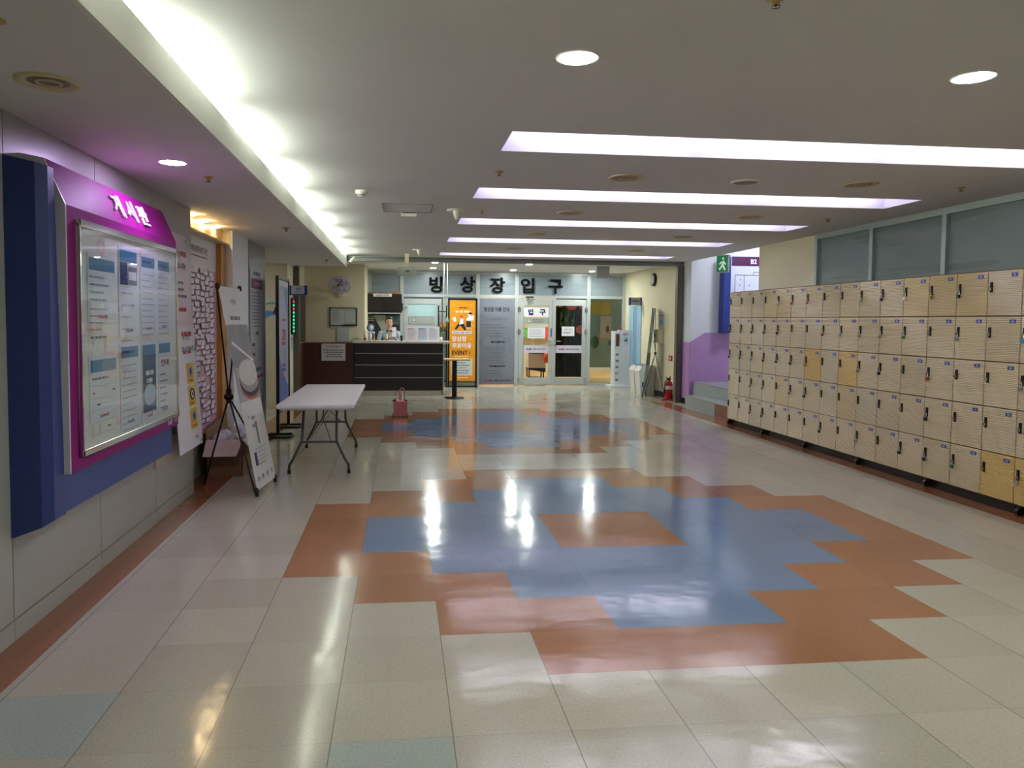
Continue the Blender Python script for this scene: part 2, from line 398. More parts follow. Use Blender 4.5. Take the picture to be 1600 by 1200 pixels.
# lowered ceiling on the left with its upstand
mb = MB(ceil_m)
mb.box(-5.2, -.97, -4.2, 13.75, 2.51, 2.53)
mb.box(-.99, -.965, -4.2, 13.75, 2.5, 2.655, cove_m)
mb.box(-5.2, -.97, 13.72, 13.75, 2.51, 2.74, white)
mb.build('trim_2', kind='structure')
names = ['nearest and longest-looking', 'second nearest', 'middle', 'second farthest', 'farthest']
for k, (a, b) in enumerate(SLOTS):
    t = thing('light_trough', ((SX0+SX1)/2, (a+b)/2, CZ), 'long white recessed ceiling light trough, the %s of the five' % names[k], 'ceiling light', 'recessed light troughs across the ceiling')
    mb = MB(trough_m); Z1 = CZ+.27
    e = .001; f_ = .004
    mb.box(SX0+e, SX0+f_, a+e, b-e, CZ, Z1); mb.box(SX1-f_, SX1-e, a+e, b-e, CZ, Z1)
    mb.box(SX0+f_, SX1-f_, a+e, a+f_, CZ, Z1); mb.box(SX0+f_, SX1-f_, b-f_, b-e, CZ, Z1); mb.box(SX0+e, SX1-e, a+e, b-e, Z1, Z1+.01)
    mb.build('trough_housing', t)
    for q in range(3):
        xa = SX0+.1+q*1.37
        mb = MB(lamp_w); zt = CZ+.135+(.008 if k == 0 else .03)
        mb.cyl((xa, b-.14, zt), (xa+1.26, b-.14, zt), .016, n=8); mb.build('fluorescent_tube', t)
# cove tubes behind the upstand
t = thing('cove_light', (-1.15, 4.8, 2.53), 'row of tube lamps hidden in the ceiling cove along the left side', 'ceiling light')
for q in range(13):
    mb = MB(lamp_c); ya = -3.6+q*1.33
    mb.cyl((-1.035, ya, 2.662), (-1.035, ya+.98, 2.662), .016, n=8); mb.build('fluorescent_tube', t)

# ------------------------------------------------------------------ walls
# left wall made of grey panels
mb = MB(panel_grey)
yy = 6.84; ends = [6.82, 5.80, 4.755, 3.71, 2.665, 1.62, .575, -.47, -1.515, -2.56, -3.6, -4.2]
mb.box(-1.95, -1.845, -4.2, 6.82, 0, 2.52, groove_m)
for i in range(len(ends)-1):
    mb.box(-1.93, -1.83, ends[i+1]+.004, ends[i]-(.004 if i else 0), .105, 2.51)
    mb.box(-1.93, -1.828, ends[i+1]+.002, ends[i]-(.002 if i else 0), 0, .098)
mb.build('wall_left', kind='structure')
mb = MB(white_wall)
mb.box(-2.1, -1.97, 6.82, 8.5, 0, 2.52, panel_grey); mb.box(-2.1, -1.83, 8.46, 9.3, 0, 2.51)
mb.box(-2.1, -1.822, 9.3, 10.39, 0, 2.51, pillar_m)
mb.build('wall_left_recess', kind='structure')
mb = MB(cream_wall); mb.box(-5.2, -1.95, 13.25, 13.6, 0, 2.74); mb.box(-2.6, -1.95, 13.6, 14.1, 0, 2.74)
mb.box(-5.3, -5.2, 10.3, 13.6, 0, 2.6); mb.box(-5.2, -2.1, 10.25, 10.35, 0, 2.51)
mb.build('wall_corridor', kind='structure')
mb = MB(white); mb.box(-2.2, 5.8, -4.3, -4.2, 0, 2.8); mb.build('wall_behind', kind='structure')
# right wall behind the lockers: solid below, frosted glazing above, cream pier at the end
mb = MB(cream_wall); mb.box(5.46, 5.6, -4.2, 9.36, 0, 1.9); mb.box(5.455, 5.6, 9.36, 10.95, 0, CZ)
mb.box(5.6, 9.5, 10.8, 10.95, 0, 3.5, stair_white)
mb.build('wall_right', kind='structure')
mb = MB(alu); fy = [9.33, 8.17, 7.0, 5.84, 4.68, 3.52, 2.36, 1.2, .04, -1.12, -2.28, -3.44]
mb.box(5.42, 5.5, -4.2, 9.36, 2.655, CZ); mb.box(5.42, 5.5, -4.2, 9.36, 1.9, 1.97)
for y in fy: mb.box(5.42, 5.5, y-.03, y+.03, 1.97, 2.655)
w = mb.build('window_1', kind='structure')
mb = MB(frost_green)
for a, b in zip(fy[1:]+[-4.2], fy): mb.box(5.455, 5.465, a+.03, b-.03, 1.97, 2.655)
mb.build('glazing', w)
# lobby right wall
mb = MB(cream_wall); mb.box(5.45, 5.6, 14.05, 17.9, 0, CZ); mb.build('wall_lobby_right', kind='structure')
mb = MB(black_base); mb.box(5.43, 5.455, 14.05, 16.1, 0, .1); mb.build('baseboard_right', kind='structure')
# stairwell walls (white above, purple below with a black skirting that follows the steps)
YS = 13.6
mb = MB(stair_white)
mb.box(5.6, 9.5, YS, YS+.1, 0, 3.5); mb.box(5.445, 5.6, YS, 13.99, 0, 3.5); mb.box(9.4, 9.5, 10.9, 13.6, 0, 3.5)
s = front(0, YS, 0)
s.slab(mb, 5.45, .1, 5.47, 1.19, -.001, .004, stair_purple)
pp = [(5.447, .1), (5.447, 1.18), (5.73, 1.36), (9.4, 1.36), (9.4, .5), (5.73, .42)]
mb.hexa([s.p(u, v, 0) for u, v in pp], [s.p(u, v, .006) for u, v in pp], stair_purple)
kk = [(5.447, 0), (5.447, .1), (5.73, .42), (9.4, .5), (9.4, 0)]
mb.hexa([s.p(u, v, 0) for u, v in kk], [s.p(u, v, .02) for u, v in kk], black_base)
mb.box(5.44, 5.46, YS, 14., .1, 1.18, stair_purple); mb.box(5.435, 5.46, YS-.02, 14., 0, .1, black_base)
mb.build('wall_stair', kind='structure')
# steps
step_t = mat('step_riser_tile', '#9aa7a6', .3, noise=.05, nscale=30); step_o = mat('step_tread_tile', '#8a5a44', .3, noise=.06, nscale=30)
step_b = mat('step_tread_grey', '#8f938f', .3, noise=.05, nscale=30)
mb = MB(step_t)
mb.box(5.2, 5.52, 10.96, 13.15, 0, .205); mb.box(5.19, 5.53, 10.96, 13.16, .205, .22, step_b)
mb.box(5.195, 5.2, 11.35, 11.85, 0, .205, step_o)
mb.box(5.52, 9.4, 10.96, 13.58, 0, .42); mb.box(5.51, 9.4, 10.96, 13.58, .42, .435, step_b)
mb.build('stair_steps', label='low tiled steps with terracotta inset rising beside the lockers', cat='steps')

# shutter frame across the opening
mb = MB(steel_b); mb.box(-1.97, 5.45, 13.98, 14.06, 2.632, CZ); mb.box(-.95, 5.45, 13.97, 13.98, 2.69, 2.70, groove_m)
mb.build('trim_3', kind='structure')
mb = MB(steel); mb.box(-1.945, -1.845, 13.95, 14.07, 0, 2.72); mb.build('trim_4', kind='structure')
mb = MB(steel); mb.box(5.315, 5.452, 13.95, 14.07, 0, 2.632); mb.box(5.325, 5.335, 13.945, 13.95, 0, 2.632, groove_m); mb.build('trim_5', kind='structure')

# ------------------------------------------------------------------ lobby shell
mb = MB(cream_wall)
mb.box(-2.2, -.75, 15.9, 17.9, 0, CZ)
mb.box(-2.12, -1.99, 14.07, 15.9, 0, CZ)
mb.build('wall_lobby_left', kind='structure')
mb = MB(white_wall); mb.box(-1.995, -1.97, 14.08, 14.55, 1.1, CZ-.3, frost_blue); mb.build('window_2', kind='structure')
# glazed partition at the far end
FY = 17.75
mb = MB(alu_l)
mb.box(-.75, 5.45, FY-.03, FY+.03, 2.66, CZ); mb.box(-.75, 5.45, FY-.035, FY+.035, 2.105, 2.17)
for x in (-.72, .03, 1.83, 2.77, 4.53, 5.42): mb.box(x-.045, x+.045, FY-.04, FY+.04, 0, 2.66)
mb.box(4.57, 5.4, FY-.03, FY+.03, 0, .06)
mb.box(-.75, .03, FY+.0, FY+.03, 0, 1.6, dark_brown)
pf = mb.build('wall_far_partition', kind='structure')
mb = MB(frost_blue)
for a, b in ((-.675, -.015), (.075, 1.785), (1.875, 2.725), (2.815, 4.485), (4.575, 5.375)): mb.box(a, b, FY-.008, FY+.008, 2.17, 2.66)
mb.build('transom_pane', pf)
mb = MB(glass_d); mb.box(4.575, 5.375, FY-.005, FY+.005, .06, 2.105); mb.build('side_pane', pf)
mb = MB(frost_mat('frosted_panel', '#a0b0ac')); mb.box(1.0, 1.785, FY-.008, FY+.008, 0, 2.105); mb.box(-.675, -.015, FY-.02, FY, 0, 2.105, dark_brown); mb.build('lower_panel', pf)
# 빙상장입구 letters
for ch, cx, w, h, cz in (('빙', .83, .31, .38, 2.40), ('상', 1.58, .36, .38, 2.41), ('장', 2.30, .36, .37, 2.40), ('입', 3.02, .33, .36, 2.40), ('구', 3.705, .36, .35, 2.385)):
    mb = MB(ink); front(0, FY-.042, 0).text(mb, ch, cx, cz, h, mat('letter_black', '#0a0a0c', .85, noise=.02, spec=.2), 0, bold=.03, width=w, ext=.012)
    o = mb.build('wall_letter', label='large black Korean letter %s on the glass above the far doors' % ch, cat='letter', group='black letters over the entrance')

# grey information panel
t = thing('information_panel', (2.3, FY-.03, .03), 'grey printed notice panel standing between orange banner and double doors', 'sign panel')
mb = MB(frost_grey); mb.box(1.875, 2.725, FY-.03, FY-.01, .03, 2.08); mb.build('panel', t)
mb = MB(ink); s = front(1.875, FY-.032, .03)
s.text(mb, '빙상장 이용 안내', .41, 1.80, .115, ink, bold=.012, width=.6)
s.lines(mb, .2, .72, 1.57, 1, .1, .03, ink_grey, seed=3, fill=1, center=True)
s.lines(mb, .12, .78, 1.43, 5, .066, .019, ink_grey, seed=4)
s.lines(mb, .25, .65, 1.02, 1, .1, .032, ink, seed=5, fill=1, center=True)
s.lines(mb, .12, .78, .90, 8, .064, .018, ink_grey, seed=6)
s.lines(mb, .2, .68, .44, 1, .1, .032, ink, seed=7, fill=1, center=True)
s.lines(mb, .14, .75, .33, 3, .066, .022, ink_grey, seed=8)
s.rect(mb, .0, -.0, .85, .16, .001, mat('panel_foot_grey', '#787b88', .4, noise=.02))
s.text(mb, 'Swiff', .22, .09, .05, ink_mag, bold=.03, width=.18); s.text(mb, '서원스포츠센터', .56, .09, .045, ink, bold=.02, width=.42)
mb.build('printed_text', t)

# double doors
def door_leaf(x0, x1, label, left):
    t = thing('glass_door', ((x0+x1)/2, FY, .02), label, 'door', 'double entrance doors'); t['label'] = label
    mb = MB(alu_l); ya, yb = FY-.03, FY+.02
    a, b = (.12, .07) if left else (.07, .12)
    a, b = .125, .085
    if not left: a, b = .085, .1
    mb.box(x0, x0+a, ya, yb, .02, 2.08); mb.box(x1-b, x1, ya, yb, .02, 2.08)
    mb.box(x0+a, x1-b, ya, yb, 1.93, 2.08); mb.box(x0+a, x1-b, ya, yb, .02, .19)
    mb.build('door_frame', t, bevel=.004)
    mb = MB(glass); mb.box(x0+a, x1-b, FY-.008, FY, .19, 1.93); mb.build('pane', t)
    hx = x1-.05 if left else x0+.05; dx = -1 if left else 1
    mb = MB(chrome); mb.cyl((hx, FY-.03, 1.08), (hx, FY-.075, 1.08), .014, n=10); mb.cyl((hx, FY-.07, 1.08), (hx+dx*.15, FY-.07, 1.075), .011, n=10); mb.lathe([(.001, 0), (.02, 0), (.02, .01)], (hx, FY-.04, .98), 'Y', 14); mb.build('door_handle', t, 'chrome lever handle')
    ex = x0+.01 if left else x1-.01
    for z in (1.83, 1.3, .13):
        mb = MB(chrome); mb.cyl((ex, FY-.055, z-.07), (ex, FY-.055, z+.07), .016, n=8); mb.box(ex-.035, ex+.035, FY-.045, FY-.03, z-.05, z+.05); mb.build('hinge', t)
    s = front(x0+a, FY-.012, 0); w = x1-b-x0-a; mb = MB(paper)
    s.slab(mb, 0, .79, w, .975, 0, .003, mat('band_lilac', '#c9c4d4', .5, noise=.02)); s.text(mb, 'Swiff', w*.22, .88, .05, ink_mag, .005, bold=.03, width=w*.2); s.text(mb, '서원스포츠센터', w*.63, .88, .04, ink, .005, bold=.015, width=w*.55)
    mb.build('printed_band', t)
    return t, s, w
t, s, w = door_leaf(2.82, 3.64, 'left glass leaf of the far double doors with white entrance sign', True)
mb = MB(paper); s.slab(mb, .0, 1.66, w, 1.88, .002, .006, paper); s.text(mb, '입', w*.27, 1.77, .15, ink_navy, .008, bold=.05, width=.13); s.text(mb, '구', w*.75, 1.77, .15, ink_navy, .008, bold=.05, width=.16); mb.build('entrance_sign', t, 'white sign with navy Korean letters')
mb = MB(mat('sticker_grey', '#9fa49c', .4, noise=.03)); s.slab(mb, .0, 1.49, w, 1.63, .001, .004); s.disc(mb, .13, 1.56, .05, d=.006, m=ink_grey); s.disc(mb, .13, 1.56, .035, d=.007, m=paper); s.disc(mb, .13, 1.56, .018, d=.008, m=ink_grey); s.lines(mb, .22, w-.06, 1.585, 2, .05, .022, ink_grey, d=.006, seed=9, fill=1); mb.build('door_sticker', t)
mb = MB(paper); s.slab(mb, .1, 1.14, w-.08, 1.43, .001, .004); s.rect(mb, .1, 1.39, w-.08, 1.43, .006, mat('pale_blue_ink', '#9ccbd6', .5, noise=.02)); s.lines(mb, .14, w-.12, 1.34, 4, .05, .018, ink_l, d=.006, seed=10, fill=1); mb.build('paper_notice', t)
mb = MB(chrome); mb.box(2.98, 3.16, FY-.09, FY-.04, 2.1, 2.15); mb.cyl((3.05, FY-.08, 2.1), (3.0, FY-.1, 2.03), .01); mb.cyl((3.0, FY-.1, 2.03), (3.15, FY-.06, 2.02), .01); mb.build('door_closer', t)
mb = MB(plate_blue); mb.box(3.60, 3.635, FY-.034, FY-.03, 1.18, 1.38); s2 = front(3.6, FY-.034, 1.18); s2.lines(mb, .005, .03, .17, 4, .045, .008, paper, d=.002, seed=2); mb.build('blue_push_sticker', t)
t, s, w = door_leaf(3.645, 4.48, 'right glass leaf of the far double doors with small white paper', False)
mb = MB(paper); s.slab(mb, .15, 1.2, .46, 1.43, .001, .004); s.text(mb, '출입 문을', .305, 1.36, .035, ink_grey, .006, bold=.0, width=.2); s.lines(mb, .18, .43, 1.28, 1, .05, .02, ink_grey, d=.006, seed=11, fill=1); mb.build('paper_notice', t)

# room beyond the doors
wood_floor = mat('inner_floor_wood', '#c79a66', .35, noise=.1, nscale=4, stretch=(8, 1, 1)); inner_wall = mat('inner_wall', '#d8d2c2', .6, noise=.03)
mb = MB(wood_floor); mb.box(1.7, 8, 17.82, 23, -.01, .004); mb.build('floor_inner_room', kind='structure')
mb = MB(inner_wall); mb.box(1.7, 8, 22.9, 23, 0, 2.9); mb.box(1.6, 1.7, 17.8, 23, 0, 2.9); mb.box(8, 8.1, 17.8, 23, 0, 2.9); mb.build('wall_inner_room', kind='structure')
mb = MB(white); mb.box(1.6, 8.1, 17.8, 23, 2.9, 2.95); mb.build('ceiling_inner_room', kind='structure')
for i, x in enumerate((3.2, 6.6)):
    mb = MB(lamp_in); mb.box(x-.35, x+.35, 20.2, 20.9, 2.88, 2.895)
    mb.build('panel_light', label='square ceiling panel light in the room beyond, %s' % ('over the counter', 'by the colourful poster')[i], cat='ceiling light')
curtain = mat('curtain_black', '#070709', .95, noise=.3, nscale=8)
mb = MB(curtain); n = 34; pts = [(3.98+i*.026, 18.9+.03*math.sin(i*1.7)) for i in range(n)]
for (xa, ya), (xb, yb) in zip(pts, pts[1:]): mb.quad((xa, ya, .12), (xb, yb, .12), (xb, yb, 2.3), (xa, ya, 2.3)); mb.quad((xa, ya+.01, .12), (xb, yb+.01, .12), (xb, yb+.01, 2.3), (xa, ya+.01, 2.3))
mb.build('black_curtain', label='black curtain hanging behind the right glass door leaf', cat='curtain')
for i, (x, z, r) in enumerate(((4.03, 1.99, .09), (4.32, 1.97, .14), (4.62, 1.97, .12), (4.6, 1.35, .12))):
    mb = MB(mat('orange_lantern', '#e0641c', .5, noise=.06)); yb_ = 18.8 if i == 3 else 18.6; mb.ball((x, yb_, z), r, sc=(1, .5 if i == 3 else 1, .92)); mb.box(x-.003, x+.003, yb_-.003, yb_+.003, z+r*.9, 2.9, blackp)
    mb.build('orange_ball', label='orange hanging ball behind the right door leaf, %s' % ('top left beside the frame', 'large one at top middle', 'top right one', 'lone one at mid height')[i], cat='decoration', group='orange balls behind the door')
mb = MB(leaf); rd = random.Random(4)
for i in range(26):
    x = 4.05+rd.random()*.7; z = 1.35+rd.random()*.45; L = .12+rd.random()*.2
    mb.quad((x, 18.75, z), (x+.012, 18.75, z), (x+.04*(rd.random()-.5)+.012, 18.74, z+L), (x+.04*(rd.random()-.5), 18.74, z+L))
mb.build('green_garland', label='green leafy garland strands in front of the black curtain', cat='garland', kind='stuff')
t = thing('inner_counter', (3.9, 20.3, 0), 'white counter with orange padded top edge seen through left door', 'counter')
mb = MB(paper); mb.box(3.5, 3.98, 20.2, 20.7, .27, .70); mb.build('counter_body', t)
mb = MB(mat('orange_pad', '#d8591a', .5, noise=.05)); mb.tube([(3.48, 20.15, .77), (3.98, 20.15, .77)], .055, 12); mb.build('orange_top_roll', t)
mb = MB(mat('orange_pad')); mb.ball((3.98, 20.1, .56), .12, sc=(.8, .9, 1.3)); mb.build('orange_end_pad', t)
mb = MB(blackp); mb.hexa([(3.5, 20.2, .22), (3.98, 20.2, .15), (3.98, 20.7, .15), (3.5, 20.7, .22)], [(3.5, 20.2, .268), (3.98, 20.2, .268), (3.98, 20.7, .268), (3.5, 20.7, .268)]); mb.box(3.5, 3.98, 20.185, 20.2, .66, .715); mb.box(3.52, 3.55, 20.25, 20.3, 0, .23); mb.box(3.92, 3.95, 20.25, 20.3, 0, .17); mb.box(3.52, 3.55, 20.6, 20.65, 0, .23); mb.box(3.92, 3.95, 20.6, 20.65, 0, .17); mb.build('shade_wedge_and_legs', t)  # slanted black wedge builds the shadow beneath as a solid, above the legs
cols = ['#6fb36a', '#d7574e', '#4aa0c8', '#e6a23c']
for i, (x, z, w, h) in enumerate(((3.35, 1.14, .2, .22), (3.85, 1.12, .34, .26), (3.65, 1.12, .13, .22), (3.28, 1.5, .14, .2))):
    mb = MB(mat('picture_%d' % i, cols[i], .6, noise=.3, nscale=9)); mb.box(x*1.12, x*1.12+w, 22.6, 22.63, z-.1, z+h); mb.box(x*1.12-.015, x*1.12+w+.015, 22.63, 22.89, z-.115, z+h+.015, paper)
    mb.build('wall_picture', label=('small green picture', 'large red picture', 'narrow blue picture', 'upper yellow picture')[i]+' on the wall seen through the left door', cat='picture', group='pictures in the inner room')
t = thing('wall_poster', (5.6, 20, .5), 'yellow, teal and white poster seen through the side glass panel', 'poster')
s = front(5.15, 20.0, 0); mb = MB(mat('poster_teal', '#9cc4c6', .5, noise=.06)); s.slab(mb, 0, .3, .95, 2.35, -.02, 0); mb.build('backing', t)
mb = MB(yellow); s.rect(mb, .02, 1.75, .6, 2.1, .004, mat('poster_yellow', '#dfcf52', .5, noise=.08)); s.rect(mb, .3, 1.1, .62, 1.7, .005, paper); s.rect(mb, .02, .95, .95, 1.1, .005, mat('poster_pale', '#b9c8cc', .5, noise=.05)); s.disc(mb, .15, 1.0, .12, .16, .007, leaf); s.disc(mb, .8, .98, .12, .08, .007, yellow); s.disc(mb, .62, .98, .1, .08, .007, ink_blue); s.disc(mb, .5, 1.35, .05, .1, .008, ink_grey); mb.build('printed_picture', t)

# ------------------------------------------------------------------ notice board on the left wall
XW = -1.83
t = thing('notice_board', (XW, 4.7, .59), 'large navy and purple notice board with glazed poster case on left wall', 'notice board')
mb = MB(navy)
mb.hexa([(XW, 3.70, .50), (-1.69, 3.70, .55), (-1.65, 3.74, .575), (-1.65, 3.86, .575), (XW, 3.86, .50)], [(XW, 3.70, 2.30), (-1.69, 3.70, 2.27), (-1.65, 3.74, 2.26), (-1.65, 3.80, 2.26), (XW, 3.80, 2.31)], navy_d)
mb.build('side_column', t)
mb = MB(navy); mb.box(XW, -1.665, 3.80, 5.64, .575, 2.0); mb.build('lower_panel', t)
YB0, YB1 = 3.86, 5.65; xf = -1.62; xt = -1.715
mb = MB(offwhite); mb.hexa([(XW, YB0-.012, .775), (xf, YB0-.012, .775), (xf, YB0-.012, 2.1), (xt, YB0-.012, 2.32), (XW, YB0-.012, 2.34)], [(XW, YB0, .775), (xf, YB0, .775), (xf, YB0, 2.1), (xt, YB0, 2.32), (XW, YB0, 2.34)], mat('white_side', '#cfcdd6', .4, noise=.02)); mb.build('white_side_panel', t)
mb = MB(magenta); mb.box(-1.66, xf, YB0, YB1, .775, 2.1); mb.build('face_panel', t)
mb = MB(magenta); mb.hexa([(XW, YB0, 2.1), (xf, YB0, 2.1), (xt, YB0, 2.32), (XW, YB0, 2.34)], [(XW, YB1, 2.1), (xf, YB1, 2.1), (xt, YB1, 2.32), (XW, YB1, 2.34)]); h = mb.build('header_panel', t)
upv = (xt-xf, 0, .22); s = Sheet((xf, 4.755, 2.1), (0, 1, 0), upv)
mb = MB(paper); s.text(mb, '게 시 판', .10, .115, .14, mat('letter_white', '#f2f0f6', .4, noise=.01), .004, bold=.012, width=.60, ext=.010); mb.build('board_title', h, 'white raised Korean letters')
s = leftw(xf, 0, 0); mb = MB(paper); s.text(mb, 'Swiff', 5.45, .815, .035, paper, .003, bold=.03, width=.09); s.text(mb, '서원', 5.57, .815, .022, paper, .003, width=.08); mb.build('small_logo', t)
# glazed case
CY0, CY1, CZ0, CZ1 = 3.955, 5.60, .84, 2.045
mb = MB(chrome)
for a, b, c, d in ((CY0, CY0+.02, CZ0, CZ1), (CY1-.02, CY1, CZ0, CZ1), (CY0, CY1, CZ0, CZ0+.035), (CY0, CY1, CZ1-.035, CZ1)): mb.box(xf, xf+.022, a, b, c, d)
cf = mb.build('case_frame', t, 'chrome frame', bevel=.004)
mb = MB(mat('case_backing', '#e2e0da', .45, noise=.02)); mb.box(xf, xf+.01, CY0+.02, CY1-.02, CZ0+.035, CZ1-.035); mb.build('backing_sheet', t)
mb = MB(glass); mb.quad((xf+.019, CY0+.02, CZ0+.035), (xf+.019, CY1-.02, CZ0+.035), (xf+.019, CY1-.02, CZ1-.035), (xf+.019, CY0+.02, CZ1-.035)); mb.build('case_glass', t)
s = leftw(xf+.01, 0, 0); mb = MB(ink_pink)
for ch, u, v, h in (('ㅇ', 4.25, 1.93, .1), ('ㅂ', 4.83, 1.93, .12), ('ㄴ', 4.35, 1.40, .12), ('ㅅ', 4.98, 1.44, .12), ('ㄱ', 4.08, 1.45, .10), ('ㄲ', 4.12, .98, .13), ('ㄷ', 4.5, 1.0, .12)): s.text(mb, ch, u, v, h, ink_pink, .0015, bold=.02)
mb.build('printed_consonants', t)
def sheet(y0, y1, z0, z1, kind, label, seed):
    tt = thing('pinned_notice', (xf+.012, (y0+y1)/2, z0), label, 'notice', 'notices in the glazed case')
    mb = MB(paper); s = leftw(xf+.011, y0, z0); w, h = y1-y0, z1-z0; s.slab(mb, 0, 0, w, h, 0, .003, mat('notice_paper', '#d6dae2', .4, noise=.02)); mb.build('sheet', tt)
    mb = MB(ink_blue); s.rect(mb, .015, h-.085, w-.015, h-.02, .004, ink_blue)
    if kind == 'text': s.lines(mb, .02, w-.03, h-.12, 4, .04, .010, ink_n, d=.004, seed=seed); s.lines(mb, .02, w-.1, h-.29, 4, .036, .008, mat('ink_red_soft', '#c07a80', .6, noise=.03), d=.004, seed=seed+1); s.lines(mb, .02, w-.1, h-.44, 1, .03, .012, ink_grey, d=.004, seed=seed+2)
    if kind == 'photo':
        s.rect(mb, .015, h-.22, w*.45, h-.09, .004, ink_navy); s.rect(mb, w*.48, h-.22, w-.015, h-.11, .004, ink_grey); s.rect(mb, w*.5, h-.19, w-.03, h-.14, .005, paper); s.lines(mb, .03, w-.04, h-.27, 6, .07, .009, ink_l, d=.004, seed=seed)
    if kind == 'table': s.lines(mb, .02, w-.02, h-.13, 11, .038, .008, ink_l, d=.004, seed=seed, fill=1); s.lines(mb, .04, w-.04, h-.05, 1, .02, .016, ink_navy, d=.005, seed=seed)
    if kind == 'calendar':
        s.lines(mb, .03, w-.03, h-.12, 1, .03, .012, ink_grey, d=.004, seed=seed)
        for i in range(5): s.rect(mb, .02, h-.16-i*.065, w-.02, h-.158-i*.065, .004, ink_l)
        for i in range(12): s.rect(mb, .04+(i*.07) % (w-.09), h-.2-(i*5 % 4)*.065, .065+(i*.07) % (w-.09), h-.19-(i*5 % 4)*.065, .004, ink_red if i % 3 == 0 else ink_grey)
    if kind == 'blue':
        s.rect(mb, .015, .06, w-.015, h-.085, .0045, mat('poster_deep_blue', '#27486e', .4, noise=.25, nscale=9)); s.lines(mb, .04, w-.04, h-.2, 2, .05, .028, paper, d=.006, seed=seed, center=True); s.disc(mb, w/2, .17, w*.4, .07, .006, mat('rink_pale', '#9db6cf', .3, noise=.1))
    if kind == 'red': s.text(mb, '안내', w/2, h-.15, .05, ink_red, .005, bold=.02, width=w*.6); s.lines(mb, .03, w-.03, h-.23, 6, .045, .01, ink_grey, d=.004, seed=seed)
    s.text(mb, 'Swiff', w*.5, .035, .018, ink_red if seed % 2 else ink_navy, .005, bold=.02, width=w*.35)
    mb.build('printing', tt)
sheet(4.06, 4.44, 1.52, 1.885, 'text', 'wide printed notice with red lines, upper left in the glazed case', 21)
sheet(4.49, 4.80, 1.44, 1.965, 'photo', 'printed notice with two dark photos, upper row of the case', 22)
sheet(4.85, 5.13, 1.45, 1.955, 'table', 'notice with a tall ruled list, upper row beside the photo notice', 23)
sheet(5.17, 5.44, 1.46, 1.955, 'table', 'rightmost notice in the upper row of the glazed case', 24)
sheet(4.06, 4.44, .985, 1.345, 'calendar', 'calendar notice with blue header, lower left in the glazed case', 25)
sheet(4.49, 4.80, .90, 1.40, 'table', 'text notice with blue header beside the calendar in the lower row', 26)
sheet(4.85, 5.13, .89, 1.40, 'blue', 'dark blue picture poster in the lower row of the glazed case', 27)
sheet(5.17, 5.44, .895, 1.40, 'red', 'lower right notice with red heading in the glazed case', 28)

# pinkish warning poster hanging on the wall beside the board
t = thing('warning_poster', (-1.77, 6.3, .46), 'pinkish white tall poster with three yellow warning pictures beside notice board', 'poster')
UP = Vector((-1.815, 6.36, 2.24))-Vector((-1.715, 6.45, .47)); s = Sheet((-1.715, 6.02, .47), (0, 1, 0), UP); Hh = UP.length
mb = MB(paper_pink); W_ = .68; s.slab(mb, 0, 0, W_, Hh, -.004, 0); s.slab(mb, 0, 0, W_, Hh*.57, 0, .001, paper); mb.build('sheet', t)
mb = MB(ink)
s.text(mb, '무엇이 상해로', .40, Hh-.16, .055, ink_red, bold=.02, width=.46); s.text(mb, '였습니다!', .42, Hh-.26, .055, ink, bold=.02, width=.32)
s.lines(mb, .3, W_-.06, Hh-.4, 3, .055, .022, ink_grey, seed=31); s.lines(mb, .3, W_-.08, Hh-.62, 1, .05, .03, ink_red, seed=32, fill=1); s.lines(mb, .3, W_-.04, Hh-.82, 1, .05, .035, ink_red, seed=33, fill=1); s.lines(mb, .3, W_-.1, Hh-.97, 1, .05, .03, ink_red, seed=34, fill=1)
s.text(mb, '당신은', .42, .93, .05, ink_green, bold=.02, width=.2); s.text(mb, '할 수 있습니다.', .47, .83, .05, ink_green, bold=.02, width=.38)
for i in range(3):
    v = .62-i*.19; s.rect(mb, .36, v-.08, .56, v+.09, .004, yellow); s.disc(mb, .46, v+.02, .07, .05, .006, ink if i == 1 else mat('grey_badge', '#a7a7a7', .5, noise=.03)); s.disc(mb, .46, v+.02, .035, .035, .007, paper if i == 1 else ink_grey); s.disc(mb, .46, v+.02, .018, .018, .008, ink); s.lines(mb, .39, .54, v-.055, 1, .03, .015, ink_red, d=.006, seed=35+i, fill=1)
s.text(mb, '서원', .5, .08, .03, ink_mag, bold=.02)
for u, v in ((W_-.04, .03), (W_-.04, Hh-.04)): s.disc(mb, u, v, .014, d=.006, m=blackp)
mb.build('printing', t)
mb = MB(mat('beige_plate', '#b9ad9b', .5, noise=.03)); mb.box(XW, -1.815, 5.75, 6.8, .42, .62); mb.build('mounting_strip', t)
mb = MB(blackm); mb.cyl((-1.83, 6.62, .5), (-1.715, 6.62, .5), .006, n=8); mb.build('spacer_pin', t)

# lit wooden showcase with rows of small cards
t = thing('message_board', (-1.9, 7.66, .4), 'wood framed message board covered in small white cards, lit from above', 'display board')
mb = MB(wood_light); mb.box(-1.97, -1.90, 8.24, 8.46, .36, 2.36); mb.box(-1.97, -1.93, 6.83, 8.24, .36, .42); mb.build('wood_frame', t, bevel=.004)
mb = MB(mat('cornice_wood', '#dcc79a', .3, noise=.08, nscale=4, stretch=(1, 1, 8))); mb.box(-1.97, -1.935, 6.83, 8.46, 2.36, 2.505); mb.box(-1.97, -1.86, 6.83, 8.46, 2.345, 2.365); mb.box(-1.97, -1.86, 8.45, 8.46, 2.36, 2.505); mb.build('cornice', t)
mb = MB(paper_pink); mb.box(-1.97, -1.955, 6.83, 8.24, .42, 2.345, mat('board_pink', '#cfa3b2', .5, noise=.06, nscale=5)); mb.build('backing_sheet', t)
